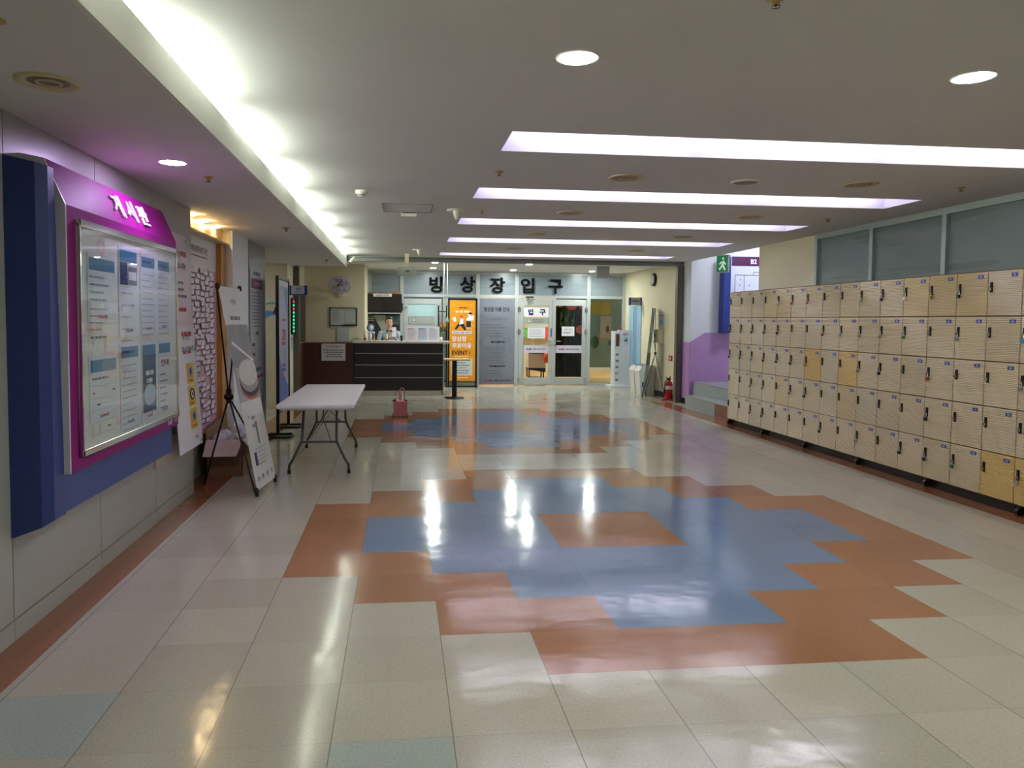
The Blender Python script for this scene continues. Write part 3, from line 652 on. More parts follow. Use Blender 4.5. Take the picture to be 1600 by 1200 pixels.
mb = MB(paper); s = leftw(-1.955, 6.83, .42); s.rect(mb, 0, 1.62, 1.41, 1.92, .001, paper); s.text(mb, '메세지보드판', .75, 1.80, .07, ink_mag, .003, bold=.01, width=.6); s.rect(mb, .45, 1.73, 1.05, 1.74, .003, ink_mag); mb.build('header_print', t)
card = mat('note_card', '#e6e0ea', .5, noise=.03); cshade = mat('magenta_gap_shade', '#8c3f72', .6, noise=.1)  # magenta gap tone; offset copies paint a drop shade under each card
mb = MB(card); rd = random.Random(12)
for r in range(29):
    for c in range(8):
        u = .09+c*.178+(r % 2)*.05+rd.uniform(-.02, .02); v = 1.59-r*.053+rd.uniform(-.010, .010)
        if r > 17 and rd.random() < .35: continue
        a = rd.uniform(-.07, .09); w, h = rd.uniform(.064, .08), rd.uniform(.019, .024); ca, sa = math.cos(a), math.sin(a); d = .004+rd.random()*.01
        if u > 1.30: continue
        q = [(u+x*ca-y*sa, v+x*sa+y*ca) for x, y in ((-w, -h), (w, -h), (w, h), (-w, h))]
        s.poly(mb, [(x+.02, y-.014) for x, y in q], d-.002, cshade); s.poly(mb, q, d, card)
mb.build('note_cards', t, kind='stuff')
for i in range(3):
    mb = MB(lamp_warm); mb.lathe([(.001, -.004), (.02, -.004), (.02, .004)], (-1.895, 7.15+i*.45, 2.497), 'Z', 12); mb.build('spot_lamp', t)

# poster on the pillar
t = thing('price_poster', (-1.82, 9.75, .55), 'tall grey information poster on the grey pillar', 'poster')
s = leftw(-1.82, 9.33, .55); mb = MB(mat('poster_grey', '#b2b5bf', .45, noise=.02)); s.slab(mb, 0, 0, .84, 1.65, 0, .006); mb.build('sheet', t)
mb = MB(ink); s.lines(mb, .15, .7, 1.57, 1, .05, .045, ink_grey, d=.008, seed=40, fill=1, center=True); s.rect(mb, .06, 1.38, .78, 1.5, .008, ink_mag); s.text(mb, '이용안내', .45, 1.44, .06, paper, .01, width=.4); s.lines(mb, .08, .78, 1.33, 11, .042, .014, ink_grey, d=.008, seed=41, fill=1)
s.lines(mb, .3, .55, .82, 1, .05, .04, ink, d=.008, seed=42, fill=1, center=True)
for i in range(3): s.rect(mb, .08, .66-i*.12, .28, .7-i*.12, .008, ink_mag); s.lines(mb, .1, .75, .63-i*.12, 2, .03, .011, ink_l, d=.008, seed=43+i, fill=1)
s.lines(mb, .12, .72, .36, 1, .05, .045, ink_grey, d=.008, seed=47, fill=1, center=True); s.rect(mb, .06, .24, .78, .28, .008, ink_mag); s.lines(mb, .3, .78, .21, 5, .035, .012, ink_grey, d=.008, seed=48, fill=1)
mb.build('printing', t)

# ------------------------------------------------------------------ X banner in front
t = thing('banner_stand', (-1.35, 6.9, 0), 'leaning white banner with grey rink photo on black X stand', 'banner stand')
BL, BR = Vector((-1.24, 6.61, .05)), Vector((-1.18, 7.20, .05)); UPB = Vector((-.322, .035, 1.782)); TL, TR = BL+UPB, BR+UPB
s = Sheet(BL, BR-BL, TL-BL); s.up = (TL-BL).normalized(); s.n = s.r.cross(s.up).normalized(); bw, bh = (BR-BL).length, (TL-BL).length
mb = MB(paper); mb.hexa([BL, BR, TR, TL], [q+s.n*.002 for q in (BL, BR, TR, TL)], mat('banner_white', '#cfd1cc', .5, noise=.015)); mb.build('banner_sheet', t)
mb = MB(ink)
ph = mat('photo_grey', '#77777b', .5, noise=.35, nscale=3.5); s.rect(mb, 0, .78, bw, 1.47, .004, ph)
s.poly(mb, [(0.0, .78), (bw, .78), (bw, 1.02), (.3, 1.04), (0.02, 1.1)], .005, mat('rink_grey', '#9a9a9e', .3, noise=.1))
for vv_, ru_, rv_, m_, d_ in ((.93, .29, .15, red, .006), (.96, .29, .15, ink, .0065), (.99, .28, .14, mat('rink_mid', '#8d8a8c', .4, noise=.08), .007), (1.03, .27, .12, mat('rink_light', '#c4c0bc', .4, noise=.08), .0075)):
    s.poly(mb, [(min(.36+ru_*math.cos(2*math.pi*k/32), bw-.004), vv_+rv_*math.sin(2*math.pi*k/32)) for k in range(32)], d_, m_)
s.poly(mb, [(.05, 1.3), (.55, 1.12), (.58, 1.14), (.06, 1.33)], .006, paper)
s.text(mb, '서원', .3, 1.68, .05, ink_grey, width=.14); s.lines(mb, .12, .48, 1.53, 1, .05, .035, ink_grey, seed=50, fill=1, center=True)
s.lines(mb, .2, .32, .62, 2, .07, .03, ink_grey, seed=51, fill=1, center=True); s.rect(mb, .28, .38, .33, .58, .004, ink_grey); s.lines(mb, .15, .5, .34, 5, .035, .012, ink_l, seed=52, center=True); s.rect(mb, .1, .2, .17, .32, .004, ink_navy); s.disc(mb, .13, .64, .012, d=.005, m=red)
for i in range(4): s.rect(mb, .08+i*.14, .07, .11+i*.14, .11, .004, ink_grey)
mb.build('printing', t)
hub = Vector((-1.555, 6.98, .84)); mb = MB(blackm)
mb.cyl(hub, BL+Vector((-.02, 0, 0)), .008, n=8); mb.build('pole', t)
for q in (BR, TL, TR): mb = MB(blackm); mb.cyl(hub, q-s.n*.012, .008, n=8); mb.build('pole', t)
mb = MB(blackm); mb.cyl(hub, (-1.80, 7.05, .01), .009, n=8); mb.build('rear_leg', t)
mb = MB(blackp); mb.ball(hub, .045, sc=(1, 1, .8)); mb.cyl(hub+Vector((0, 0, -.06)), hub+Vector((0, 0, .07)), .025, n=8); mb.build('hub', t)
for q in (BL, BR, TL, TR): mb = MB(blackp); mb.ball(q-s.n*.004, .022, sc=(1, 1, 1.4)); mb.build('corner_clip', t)
for q in (BL, BR): mb = MB(blackp); mb.cyl(q-s.n*.004, (q.x, q.y, .003), .016, n=10); mb.build('foot', t)

# framed banner further back
t = thing('framed_banner', (-1.6, 10.45, 0), 'blue and white banner in tall black frame stand by the corridor corner', 'banner stand')
mb = MB(blackm); X = -1.6
for y in (10.0, 10.93): mb.box(X-.02, X+.02, y-.02, y+.02, .03, 2.11)
mb.box(X-.02, X+.02, 10.0, 10.93, 2.08, 2.12); mb.box(X-.015, X+.015, 10.0, 10.93, .30, .33); mb.build('frame', t)
for y in (10.0, 10.93): mb = MB(blackm); mb.tube([(X-.14, y-.16, .016), (X-.16, y, .016), (X-.14, y+.16, .016), (X+.16, y+.16, .016), (X+.2, y, .016), (X+.16, y-.16, .016)], .016, 8, closed=True); mb.build('base', t)
s = leftw(X, 10.03, .34); mb = MB(mat('banner_blue_white', '#aab3cf', .5, noise=.12, nscale=2)); s.slab(mb, 0, 0, .87, 1.73, -.004, .004); mb.build('banner_sheet', t)
mb = MB(ink_red); s.rect(mb, .0, 1.66, .87, 1.73, .006, paper); s.poly(mb, [(0, 0), (.87, 0), (.87, .25), (.4, .45), (0, .8)], .006, mat('banner_blue', '#5a74b8', .5, noise=.1)); s.poly(mb, [(.45, 1.64), (.87, 1.64), (.87, 1.0), (.7, 1.3)], .006, mat('banner_sky', '#7f95b8', .5, noise=.1))
s.text(mb, '20', .45, 1.0, .16, ink_red, .008, bold=.03, width=.34); s.lines(mb, .2, .7, .88, 1, .1, .05, ink_red, d=.008, seed=60, fill=1, center=True); s.lines(mb, .25, .65, 1.2, 1, .1, .03, ink_red, d=.008, seed=61, fill=1, center=True); s.lines(mb, .3, .6, .75, 2, .07, .03, ink_l, d=.008, seed=62, center=True); s.lines(mb, .25, .65, .58, 2, .06, .04, ink_mag, d=.008, seed=63, center=True); s.lines(mb, .3, .6, .4, 1, .06, .03, ink_red, d=.008, seed=64, center=True)
mb.build('printing', t)
# blue and purple ribbon decal on the wall behind it
mb = MB(ink_blue); s = front(-2.66, 13.245, 1.62)
s.poly(mb, [(.3, .17), (.45, .2), (.56, .18), (.56, .2), (.45, .225), (.3, .19)], .004, mat('decal_blue', '#5aa0d8', .5, noise=.1)); s.poly(mb, [(.26, 0), (.36, .08), (.5, .06), (.53, .0), (.42, .0), (.34, -.06)], .004, mat('decal_blue')); s.poly(mb, [(.46, .03), (.53, .2), (.66, .27), (.66, .12), (.53, .02)], .005, ink_mag)
mb.build('wall_decal', label='blue and purple ribbon-shaped decal on the cream corridor wall', cat='wall decal')

# cardboard box with film-wrapped things
t = thing('cardboard_box', (-1.75, 7.93, 0), 'open brown cardboard box on the floor under the message board', 'box')
bx0, bx1, by0, by1, bz = -1.885, -1.54, 7.48, 8.38, .36; mb = MB(cardboard)
mb.box(bx0, bx1, by0, by1, .002, .012); mb.box(bx0, bx1, by0, by0+.008, .01, bz); mb.box(bx0, bx1, by1-.008, by1, .01, bz); mb.box(bx0, bx0+.008, by0, by1, .01, bz); mb.box(bx1-.008, bx1, by0, by1, .01, bz); mb.build('box_body', t)
mb = MB(cardboard_l); mb.hexa([(bx0, by0, bz), (bx1, by0, bz), (bx1-.03, by0-.14, bz-.14), (bx0, by0-.14, bz-.14)], [(bx0, by0, bz+.006), (bx1, by0, bz+.006), (bx1-.03, by0-.145, bz-.134), (bx0, by0-.145, bz-.134)]); mb.build('flap', t, 'pale front flap folded down')
mb = MB(cardboard_l); mb.hexa([(bx1, by0, bz), (bx1, by1, bz), (bx1+.1, by1-.03, bz-.12), (bx1+.1, by0+.03, bz-.12)], [(bx1, by0, bz+.006), (bx1, by1, bz+.006), (bx1+.106, by1-.03, bz-.115), (bx1+.106, by0+.03, bz-.115)]); mb.build('flap', t)
mb = MB(cardboard); mb.hexa([(bx0, by0, bz), (bx0, by1, bz), (bx0-.01, by1, bz+.16), (bx0-.01, by0+.05, bz+.1)], [(bx0+.006, by0, bz), (bx0+.006, by1, bz), (bx0-.004, by1, bz+.16), (bx0-.004, by0+.05, bz+.1)]); mb.build('flap', t)
rd = random.Random(5)
for i, (x, y, lx, ly) in enumerate(((-1.79, 7.62, .07, .10), (-1.63, 7.62, .065, .10), (-1.79, 7.86, .07, .10), (-1.63, 7.88, .065, .11), (-1.71, 8.14, .13, .11))):
    bm = bmesh.new(); bmesh.ops.create_icosphere(bm, subdivisions=3, radius=1)
    for v in bm.verts:
        k = 1+.13*math.sin(v.co.x*7+i)*math.cos(v.co.y*6+i*2)+rd.uniform(-.04, .04); v.co = Vector((v.co.x*lx*k, v.co.y*ly*k, v.co.z*.085*k))
    mb = MB(plastic_bag); vs = [v.co+Vector((x, y, .33)) for v in bm.verts]; mb.add(vs, [[q.index for q in f_.verts] for f_ in bm.faces], None, True); bm.free()
    mb.build('wrapped_bundle', label='crumpled film-wrapped bundle in the cardboard box, %s' % ('front left', 'front right', 'middle left', 'middle right', 'rearmost')[i], cat='bag', group='film-wrapped bundles in the box')

# ------------------------------------------------------------------ folding table
t = thing('folding_table', (-.8, 8.3, 0), 'white plastic folding table with dark tubular legs', 'table')
mb = MB(table_white); mb.box(-1.165, -.435, 7.16, 9.42, .70, .745); mb.build('tabletop', t, bevel=.015)
mb = MB(offwhite); mb.box(-1.13, -.47, 7.2, 9.38, .685, .702); mb.build('underside_rim', t)
mb = MB(ink_grey); s = Sheet((-1.1, 8.95, .7455), (1, 0, 0), (0, 1, 0)); s.disc(mb, .14, .05, .03, .02, .001, ink_l); s.disc(mb, .02, .0, .02, .012, .001, ink_l); mb.build('faint_marks', t)
for y, dy in ((7.57, 1), (9.1, -1)):
    for sx in (-1, 1):
        xc = -.81+(-.015 if dy < 0 else 0); mb = MB(leg_green)
        mb.tube([(xc+sx*.165, y+dy*.16, .69), (xc+sx*.168, y+dy*.08, .48), (xc+sx*.17, y+dy*.04, .36), (xc+sx*.175, y+dy*.02, .32), (xc+sx*.26, y, .14), (xc+sx*.292, y, .09), (xc+sx*.295, y, .02)], .0135, 10)
        l_ = mb.build('leg', t); mb = MB(blackp); mb.cyl((xc+sx*.295, y, .002), (xc+sx*.295, y, .045), .018, n=10); mb.build('rubber_foot', l_)
    mb = MB(leg_green); mb.cyl((xc-.175, y+dy*.02, .32), (xc+.175, y+dy*.02, .32), .011, n=8); mb.cyl((xc-.165, y+dy*.155, .675), (xc+.165, y+dy*.155, .675), .012, n=8); mb.build('crossbar', t)
    mb = MB(leg_green)
    for sx in (-1, 1): mb.cyl((xc+sx*.12, y+dy*.02, .32), (xc, y+dy*.38, .52), .006, n=8)
    mb.cyl((xc, y+dy*.36, .51), (xc, y+dy*.6, .69), .007, n=8); mb.build('brace', t)

# ------------------------------------------------------------------ pink basket bag
t = thing('pink_bag', (0, 11.98, 0), 'small pink woven-look trolley bag with looped handles on the floor', 'bag')
mb = MB(pink_l); mb.box(-.108, .108, 11.9, 12.05, .03, .27); mb.build('bag_body', t, bevel=.02)
mb = MB(pink); s = front(-.11, 11.893, .03)
for i in range(6): s.slab(mb, 0, i*.04, .22, i*.04+.016, 0, .008)
for i in range(7):
    for j in range(6):
        u = i*.034+(.0 if j % 2 else .012); s.slab(mb, min(u, .2), j*.04-.004, min(u+.016, .22), j*.04+.026, .001, .008)
mb.box(-.112, -.104, 11.9, 12.05, .03, .25); mb.box(.104, .112, 11.9, 12.05, .03, .25); mb.build('woven_front', t)
mb = MB(blackp); mb.ball((-.09, 11.95, .265), .035, sc=(1, 1.6, .8)); mb.ball((.09, 11.95, .265), .03, sc=(1, 1.6, .8)); mb.build('dark_top_corners', t)
for sx, y, hh in ((-1, 11.93, .42), (1, 12.0, .46)):
    mb = MB(mat('handle_tan', '#c98a72', .5, noise=.05)); c = sx*.028; mb.tube([(c-.035, y, .25), (c-.045, y, .34), (c-.04, y, hh-.04), (c-.015, y, hh), (c+.015, y, hh), (c+.042, y, hh-.04), (c+.04, y, .34), (c+.03, y, .25)], .009, 8); mb.build('handle', t)
for sx in (-1, 1): mb = MB(blackp); mb.cyl((sx*.1, 11.97, .025), (sx*.125, 11.97, .025), .025, n=14); mb.build('wheel', t)

# ------------------------------------------------------------------ lockers
LX, LP, LH, LB = 5.0, .3592, .3845, .088
def cab(label):
    t = thing('locker_cabinet', (LX, 0, 0), label, 'lockers', 'fifteen-door locker cabinets along the right wall'); t.location = (LX, 0, 0)
    mb = MB(locker_body); mb.box(LX+.012, LX+.42, .001, 3*LP-.001, LB-.006, LB+5*LH+.006); mb.build('cabinet_body', t)
    mb = MB(blackp); mb.box(LX+.035, LX+.40, .02, 3*LP-.02, .004, LB-.006); mb.build('plinth', t)  # solid black block put in as the shade gap under the cabinet
    for yy in (3*LP-.06,): mb = MB(blackp); mb.cyl((LX+.0, yy-.015, .036), (LX+.0, yy+.015, .036), .033, n=14); mb.box(LX-.01, LX+.03, yy-.02, yy+.02, .05, LB-.006); mb.build('caster', t)
    return t
def door_mesh():
    mb = MB(beige_locker); g = .0042; mb.box(LX-.004, LX+.012, g, LP-g, g, LH-g)
    return mb
DOORC = {(8, 1): 0}
special = {(7, 3): yellow_locker, (9, 3): yellow_locker, (5, 4): tan_locker, (5, 1): tan_locker, (15, 5): yellow_locker, (16, 5): yellow_locker, (14, 1): tan_locker, (4, 1): tan_locker, (8, 3): grey_locker, (8, 4): grey_locker, (12, 1): tan_locker, (13, 1): tan_locker, (9, 4): tan_locker, (10, 4): grey_locker}
dm = door_mesh(); protod = dm.build('door', None, bevel=.003); protod.location = (0, 0, 0); dmesh = protod.data
# keep door mesh local: origin at its own lower corner on the front plane
for v in dmesh.vertices: pass
xs = [v.co.x for v in dmesh.vertices]; ys_ = [v.co.y for v in dmesh.vertices]; zs = [v.co.z for v in dmesh.vertices]
off = Vector((-.004-min(xs), .0042-min(ys_), .0042-min(zs)))
for v in dmesh.vertices: v.co += off
mb = MB(blackp); mb.hexa([(-.006, 0, 0), (-.006, .026, 0), (-.006, .026, .09), (-.006, 0, .09)], [(-.016, .004, .004), (-.016, .022, .004), (-.016, .022, .086), (-.016, .004, .086)]); mb.box(-.03, -.016, .006, .018, .02, .04, chrome)
hproto = mb.build('handle', None, origin=(0, 0, 0)); mb = MB(plate_blue); mb.box(-.006, -.004, 0, .062, 0, .03); Sheet((-.006, 0, 0), (0, -1, 0)).text(mb, '20', -.031, .015, .016, paper, .0008, width=.03)
pproto = mb.build('number_plate', None, origin=(0, 0, 0))
hproto.location = (0, .302, .20); pproto.location = (0, .05, .325)
protod.modifiers.clear(); bv = protod.modifiers.new('bevel', 'BEVEL'); bv.width = .004; bv.segments = 2
hproto.parent = protod; pproto.parent = protod
rowname = ['top', 'second', 'third', 'fourth', 'bottom']
unitlab = ['beside the stairs, at the far end of the row', 'second from the stairs', 'third from the stairs, with yellowed doors in its middle row', 'fourth from the stairs', 'fifth from the stairs, with a yellowed bottom door nearest the camera', 'nearest to the camera, mostly outside the right edge of the picture']
first = True; base = None; yfar = 10.93
for u in range(6):
    lab = 'beige fifteen-door locker cabinet ' + unitlab[u]
    if base is None: base = cab(lab); t = base
    else:
        t = base.copy(); COL.objects.link(t); t['label'] = lab
        for ch in bodyparts: c = ch.copy(); COL.objects.link(c); c.parent = t
    if u == 0: bodyparts = [c for c in t.children]
    t.location = (LX, yfar-(u+1)*3*LP, 0)
    for c in range(3):
        for r in range(5):
            gc = u*3+c+1; gr = r+1
            if first: d = protod; first = False
            else:
                d = protod.copy(); COL.objects.link(d)
                for ch in (hproto, pproto): k = ch.copy(); COL.objects.link(k); k.parent = d
            d.parent = t; d.location = (0, (2-c)*LP, LB+(4-r)*LH)
            m = special.get((gc, gr))
            d.material_slots[0].link = 'OBJECT'; d.material_slots[0].material = m or beige_locker
            if m in (yellow_locker, tan_locker): d['label'] = 'yellowed tan locker door'
# mesh coordinates of the cabinet parts were built relative to LX,0,0 already
# padlocks
lockcol = {'k': mat('lock_black', '#17171a', .35, noise=.03), 's': mat('lock_silver', '#b9babb', .25, .8, noise=.03), 'b': mat('lock_brass', '#b08a3c', .3, .7, noise=.03), 'r': mat('lock_red', '#b3202c', .35, noise=.03), 'u': mat('lock_blue', '#2a93c4', .35, noise=.03), 'g': mat('lock_green', '#2f7a4a', .35, noise=.03), 'o': mat('lock_orange', '#c46a35', .4, noise=.03), 'w': mat('lock_white', '#d8d8d4', .4, noise=.03)}
cname = {'k': 'black', 's': 'silver', 'b': 'brass', 'r': 'red', 'u': 'blue', 'g': 'green', 'o': 'orange', 'w': 'white'}
ordn = ['', 'first', 'second', 'third', 'fourth', 'fifth', 'sixth', 'seventh', 'eighth', 'ninth', 'tenth', 'eleventh', 'twelfth', 'thirteenth', 'fourteenth', 'fifteenth', 'sixteenth']
LK = {1: {5: 's', 6: 'r', 7: 'o', 10: 's', 11: 'k', 12: 'w', 13: 'b', 14: 'k'}, 2: {1: 'k', 2: 's', 3: 'k', 4: 'k', 5: 'k', 8: 'r', 9: 's', 10: 's', 11: 's', 12: 'g', 14: 's', 16: 'u'},
      3: {1: 'k', 2: 'g', 3: 'u', 4: 'k', 5: 'k', 6: 'k', 7: 'b', 10: 's', 11: 'k', 13: 'r', 16: 's'}, 4: {3: 's', 4: 's', 6: 's', 7: 'k', 13: 'k'}, 5: {3: 'r', 4: 'k', 8: 'k', 10: 's', 12: 'k', 13: 'k', 14: 'g', 16: 's'}}
lp = {}
for r, dct in LK.items():
    for c, k in dct.items():
        yy = yfar-c*LP+.302+.012; zz = LB+(5-r)*LH+.20+.03; X = LX-.024
        if k not in lp:
            t = thing('padlock', (0, 0, 0), 'x', 'padlock', 'padlocks hanging on the locker handles')
            mb = MB(lockcol[k]); mb.box(-.009, .009, -.017, .017, -.067, -.035); mb.build('lock_body', t, bevel=.003)
            mb = MB(chrome); mb.tube([(0, -.011, -.037), (0, -.011, -.008), (0, -.006, .001), (0, .006, .001), (0, .011, -.008), (0, .011, -.037)], .0032, 8); mb.build('shackle', t)
            lp[k] = t
        else: t = copy_tree(lp[k])
        t.location = (X, yy, zz)
        t['label'] = '%s padlock on the %s row of lockers, on the %s door from the stairs' % (cname[k], rowname[r-1], ordn[c])

# ------------------------------------------------------------------ reception
t = thing('reception_counter', (0, 15.5, 0), 'dark wood reception counter with pale stone top', 'counter')
CF = 15.4
mb = MB(dark_brown); mb.box(-.94, .875, CF, CF+.5, .10, 1.075); mb.build('counter_body', t)
mb = MB(alu)
for z in (.37, .63, .865): mb.box(-.94, .875, CF-.004, CF, z-.006, z+.006)
mb.build('metal_strips', t)
mb = MB(alu_l); mb.box(.875, .895, CF-.005, CF+.5, .0, 1.075); mb.build('end_strip', t)
mb = MB(marble); mb.box(-.97, 1.03, CF-.05, CF+.52, 1.075, 1.12); mb.build('counter_top', t, bevel=.006)
mb = MB(marble); mb.box(-.92, .86, CF+.03, CF+.45, 0, .10); mb.build('plinth', t)
t = thing('side_counter', (-1.45, 15.6, 0), 'reddish brown wood panelled wing left of the reception counter', 'counter')
mb = MB(red_brown); mb.box(-1.985, -.955, 15.47, 15.88, 0, 1.075); mb.build('panelled_front', t)
mb = MB(groove_m)
mb.box(-1.73, -1.722, 15.464, 15.47, 0, 1.075); mb.build('panel_joint', t)
for z in (.36, .72): mb = MB(groove_m); mb.box(-1.722, -.955, 15.466, 15.47, z, z+.004); mb.build('panel_joint', t)
t = thing('counter_notice', (-1.35, 15.46, .7), 'white paper notice with red heading taped to the reddish wood wing', 'notice')
s = front(-1.60, 15.463, .71); mb = MB(paper); s.slab(mb, 0, 0, .48, .35, -.003, .002); mb.build('sheet', t)
mb = MB(ink); s.text(mb, '마스크를 착용하여', .24, .29, .04, ink_red, .004, bold=.02, width=.32); s.lines(mb, .03, .46, .22, 4, .045, .018, ink_grey, d=.004, seed=70, fill=1, center=True); mb.build('printing', t)
# shutter blind on the left
t = thing('slatted_blind', (-1.98, 15.2, 1.08), 'dark slatted blind over the wood dado on the left side', 'blind')
mb = MB(blind_m); mb.box(-1.985, -1.965, 14.55, 15.85, 1.09, 2.2); mb.build('blind_board', t)
mb = MB(blind_l)
for i in range(13): mb.box(-1.965, -1.955, 14.62, 15.85, 1.14+i*.08, 1.152+i*.08)
mb.build('slats', t)
mb = MB(red_brown); mb.box(-1.99, -1.965, 14.08, 15.45, 0, 1.07); mb.build('wood_dado', label='reddish brown wood dado panel below the slatted blind', cat='wall panel')
# wall fan
t = thing('wall_fan', (-1.238, 15.9, 2.15), 'wall fan with pale violet round guard above the whiteboard', 'fan')
fan_v = mat('fan_violet', '#c9c4e4', .3, noise=.03); fc = Vector((-1.238, 15.62, 2.26)); nrm = Vector((0, -.75, -.66)).normalized(); uu = Vector((1, 0, 0)); vv = nrm.cross(uu)
mb = MB(fan_v)
for rr, dd in ((.225, 0), (.2, .03), (.16, .045), (.12, .053), (.08, .058), (.2, -.03), (.14, -.045)): mb.tube([fc+nrm*dd+(uu*math.cos(a)+vv*math.sin(a))*rr for a in [k*math.pi/16 for k in range(32)]], .004 if rr < .22 else .009, 6, closed=True)
for k in range(24):
    a = k*math.pi/12; q = uu*math.cos(a)+vv*math.sin(a); mb.tube([fc+q*.225, fc+nrm*.035+q*.19, fc+nrm*.058+q*.07], .0025, 5); mb.tube([fc+q*.225, fc-nrm*.035+q*.18, fc-nrm*.05+q*.06], .0025, 5)
mb.build('guard', t)
for k in range(4):
    a = k*math.pi/2+.4; mb = MB(mat('fan_blade', '#b9b6da', .25, noise=.02)); P = []
    for rr, da, tw in ((.04, -.3, .0), (.12, -.35, .015), (.19, -.25, .02), (.19, .3, -.015), (.12, .3, -.01), (.04, .3, 0)): P.append(fc+(uu*math.cos(a+da)+vv*math.sin(a+da))*rr+nrm*tw)
    mb.hexa(P, [q+nrm*.003 for q in P]); mb.build('blade', t)
mb = MB(blackp); mb.cyl(fc+nrm*.02, fc-nrm*.13, .055, n=16); mb.build('motor', t)
mb = MB(offwhite); mb.lathe([(.03, 0), (.045, .01), (.045, .02), (0.001, .022)], fc+Vector((0, -.05, -.045)), 'Y', 14); mb.cyl(fc-nrm*.1, (-1.238, 15.895, 2.12), .022, n=10); mb.box(-1.29, -1.19, 15.86, 15.9, 2.04, 2.2); mb.build('bracket', t)
# whiteboard and papers
t = thing('wall_whiteboard', (-1.19, 15.9, 1.42), 'dark framed whiteboard with pinned papers on cream lobby wall', 'whiteboard')
s = front(-1.475, 15.895, 1.42); mb = MB(blackm)
for a in ((0, 0, .57, .015), (0, .37, .57, .385), (0, 0, .015, .385), (.555, 0, .57, .385)): s.slab(mb, *a, -.004, .015)
mb.box(-1.2, -.95, 15.86, 15.88, 1.43, 1.45); mb.build('frame', t)
mb = MB(mat('board_green_white', '#b3bdb6', .4, noise=.04)); s.slab(mb, .015, .015, .555, .37, -.004, .004); mb.build('writing_surface', t)
mb = MB(paper); s.rect(mb, .02, -.06, .3, .34, .006, mat('paper_green', '#c3cbc6', .5, noise=.03)); s.rect(mb, .34, .06, .53, .3, .006, mat('paper_green')); s.lines(mb, .05, .26, .32, 6, .04, .008, ink_grey, d=.008, seed=71); s.lines(mb, .36, .5, .26, 4, .04, .006, ink_l, d=.008, seed=72); mb.build('pinned_papers', t)
mb = MB(mat('paper_green')); mb.box(-1.325, -1.06, 15.885, 15.897, 1.09, 1.4); mb.build('wall_paper_sheet', label='plain pale paper sheet taped to wall below the whiteboard', cat='paper')
# dark upper cabinet
t = thing('upper_cabinet', (-.4, 17.5, 1.73), 'dark two-door wall cabinet with small white sign above reception', 'cabinet')
mb = MB(dark_brown); mb.box(-.86, .03, 17.32, 17.7, 1.72, 2.15); mb.build('cabinet_body', t)
for a, b in ((-.86, -.42), (-.41, .03)): mb = MB(dark_brown); mb.box(a+.004, b-.004, 17.302, 17.32, 1.73, 2.14); mb.build('cabinet_door', t)
mb = MB(alu_l); mb.box(-.86, .03, 17.30, 17.33, 1.695, 1.72); mb.build('light_rail', t)
s = front(-.62, 17.295, 2.085); mb = MB(paper); s.slab(mb, 0, 0, .42, .07, -.004, .002); s.text(mb, '분실물 보관함', .21, .035, .045, ink, .004, bold=.01, width=.3); mb.build('cabinet_sign', t)
for i, (a, b, h) in enumerate(((-.78, -.55, .035), (-.52, -.3, .04), (-.25, .0, .075))): mb = MB(cardboard); mb.box(a, b, 17.4, 17.6, 2.152, 2.152+h); mb.build('small_carton', label='flat brown carton on top of the dark cabinet, %s' % ('left', 'middle', 'right and tallest')[i], cat='carton', group='cartons on the dark cabinet')
# dark backdrop panel behind the attendant; its pale diagonal reflection is painted on
t = thing('backdrop_panel', (-.4, 17.6, .95), 'dark panel with painted pale diagonal reflection on wall behind the attendant', 'poster')
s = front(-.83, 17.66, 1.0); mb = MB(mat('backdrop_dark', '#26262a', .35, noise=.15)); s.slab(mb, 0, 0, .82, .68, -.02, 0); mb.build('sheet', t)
mb = MB(paper); s.poly(mb, [(.2, .66), (.48, .66), (.62, .2), (.46, .18)], .003, mat('reflection_streak_pale', '#a9b0a4', .4, noise=.2, nscale=8)); s.rect(mb, .48, .45, .8, .66, .0025, mat('backdrop_green', '#49625a', .4, noise=.25, nscale=8)); s.lines(mb, .05, .32, .62, 3, .04, .018, paper, seed=73); mb.build('printing', t)  # pale polygon paints a reflection streak; the rest is print

# service door behind the desk
t = thing('service_door', (.5, FY, 0), 'pale grey service door with small window behind reception', 'door')
mb = MB(alu_l); mb.box(.085, .97, FY-.03, FY+.02, 0, 1.44); mb.box(.085, .97, FY-.03, FY+.02, 1.935, 2.06); mb.box(.085, .185, FY-.03, FY+.02, 1.44, 1.935); mb.box(.83, .97, FY-.03, FY+.02, 1.44, 1.935); mb.build('door_leaf', t)
mb = MB(mat('window_film', '#b2cfd2', .25, noise=.06, nscale=2)); mb.box(.185, .83, FY-.012, FY, 1.44, 1.935); mb.build('door_window', t)
s = front(.2, FY-.033, 1.46); mb = MB(mat('sticker_grey')); s.slab(mb, 0, 0, .6, .19, -.002, .002); s.disc(mb, .12, .1, .05, d=.004, m=ink_grey); s.disc(mb, .12, .1, .035, d=.005, m=paper); s.disc(mb, .12, .1, .015, d=.006, m=ink_grey); s.lines(mb, .22, .56, .13, 2, .06, .03, ink_l, d=.004, seed=74, fill=1); mb.build('door_sticker', t)
mb = MB(blackp); mb.box(.035, .06, FY-.08, FY-.03, 1.78, 1.95); mb.build('door_hinge', t)
mb = MB(chrome); mb.ball((.13, FY-.06, 1.86), .02); mb.build('door_knob', t)

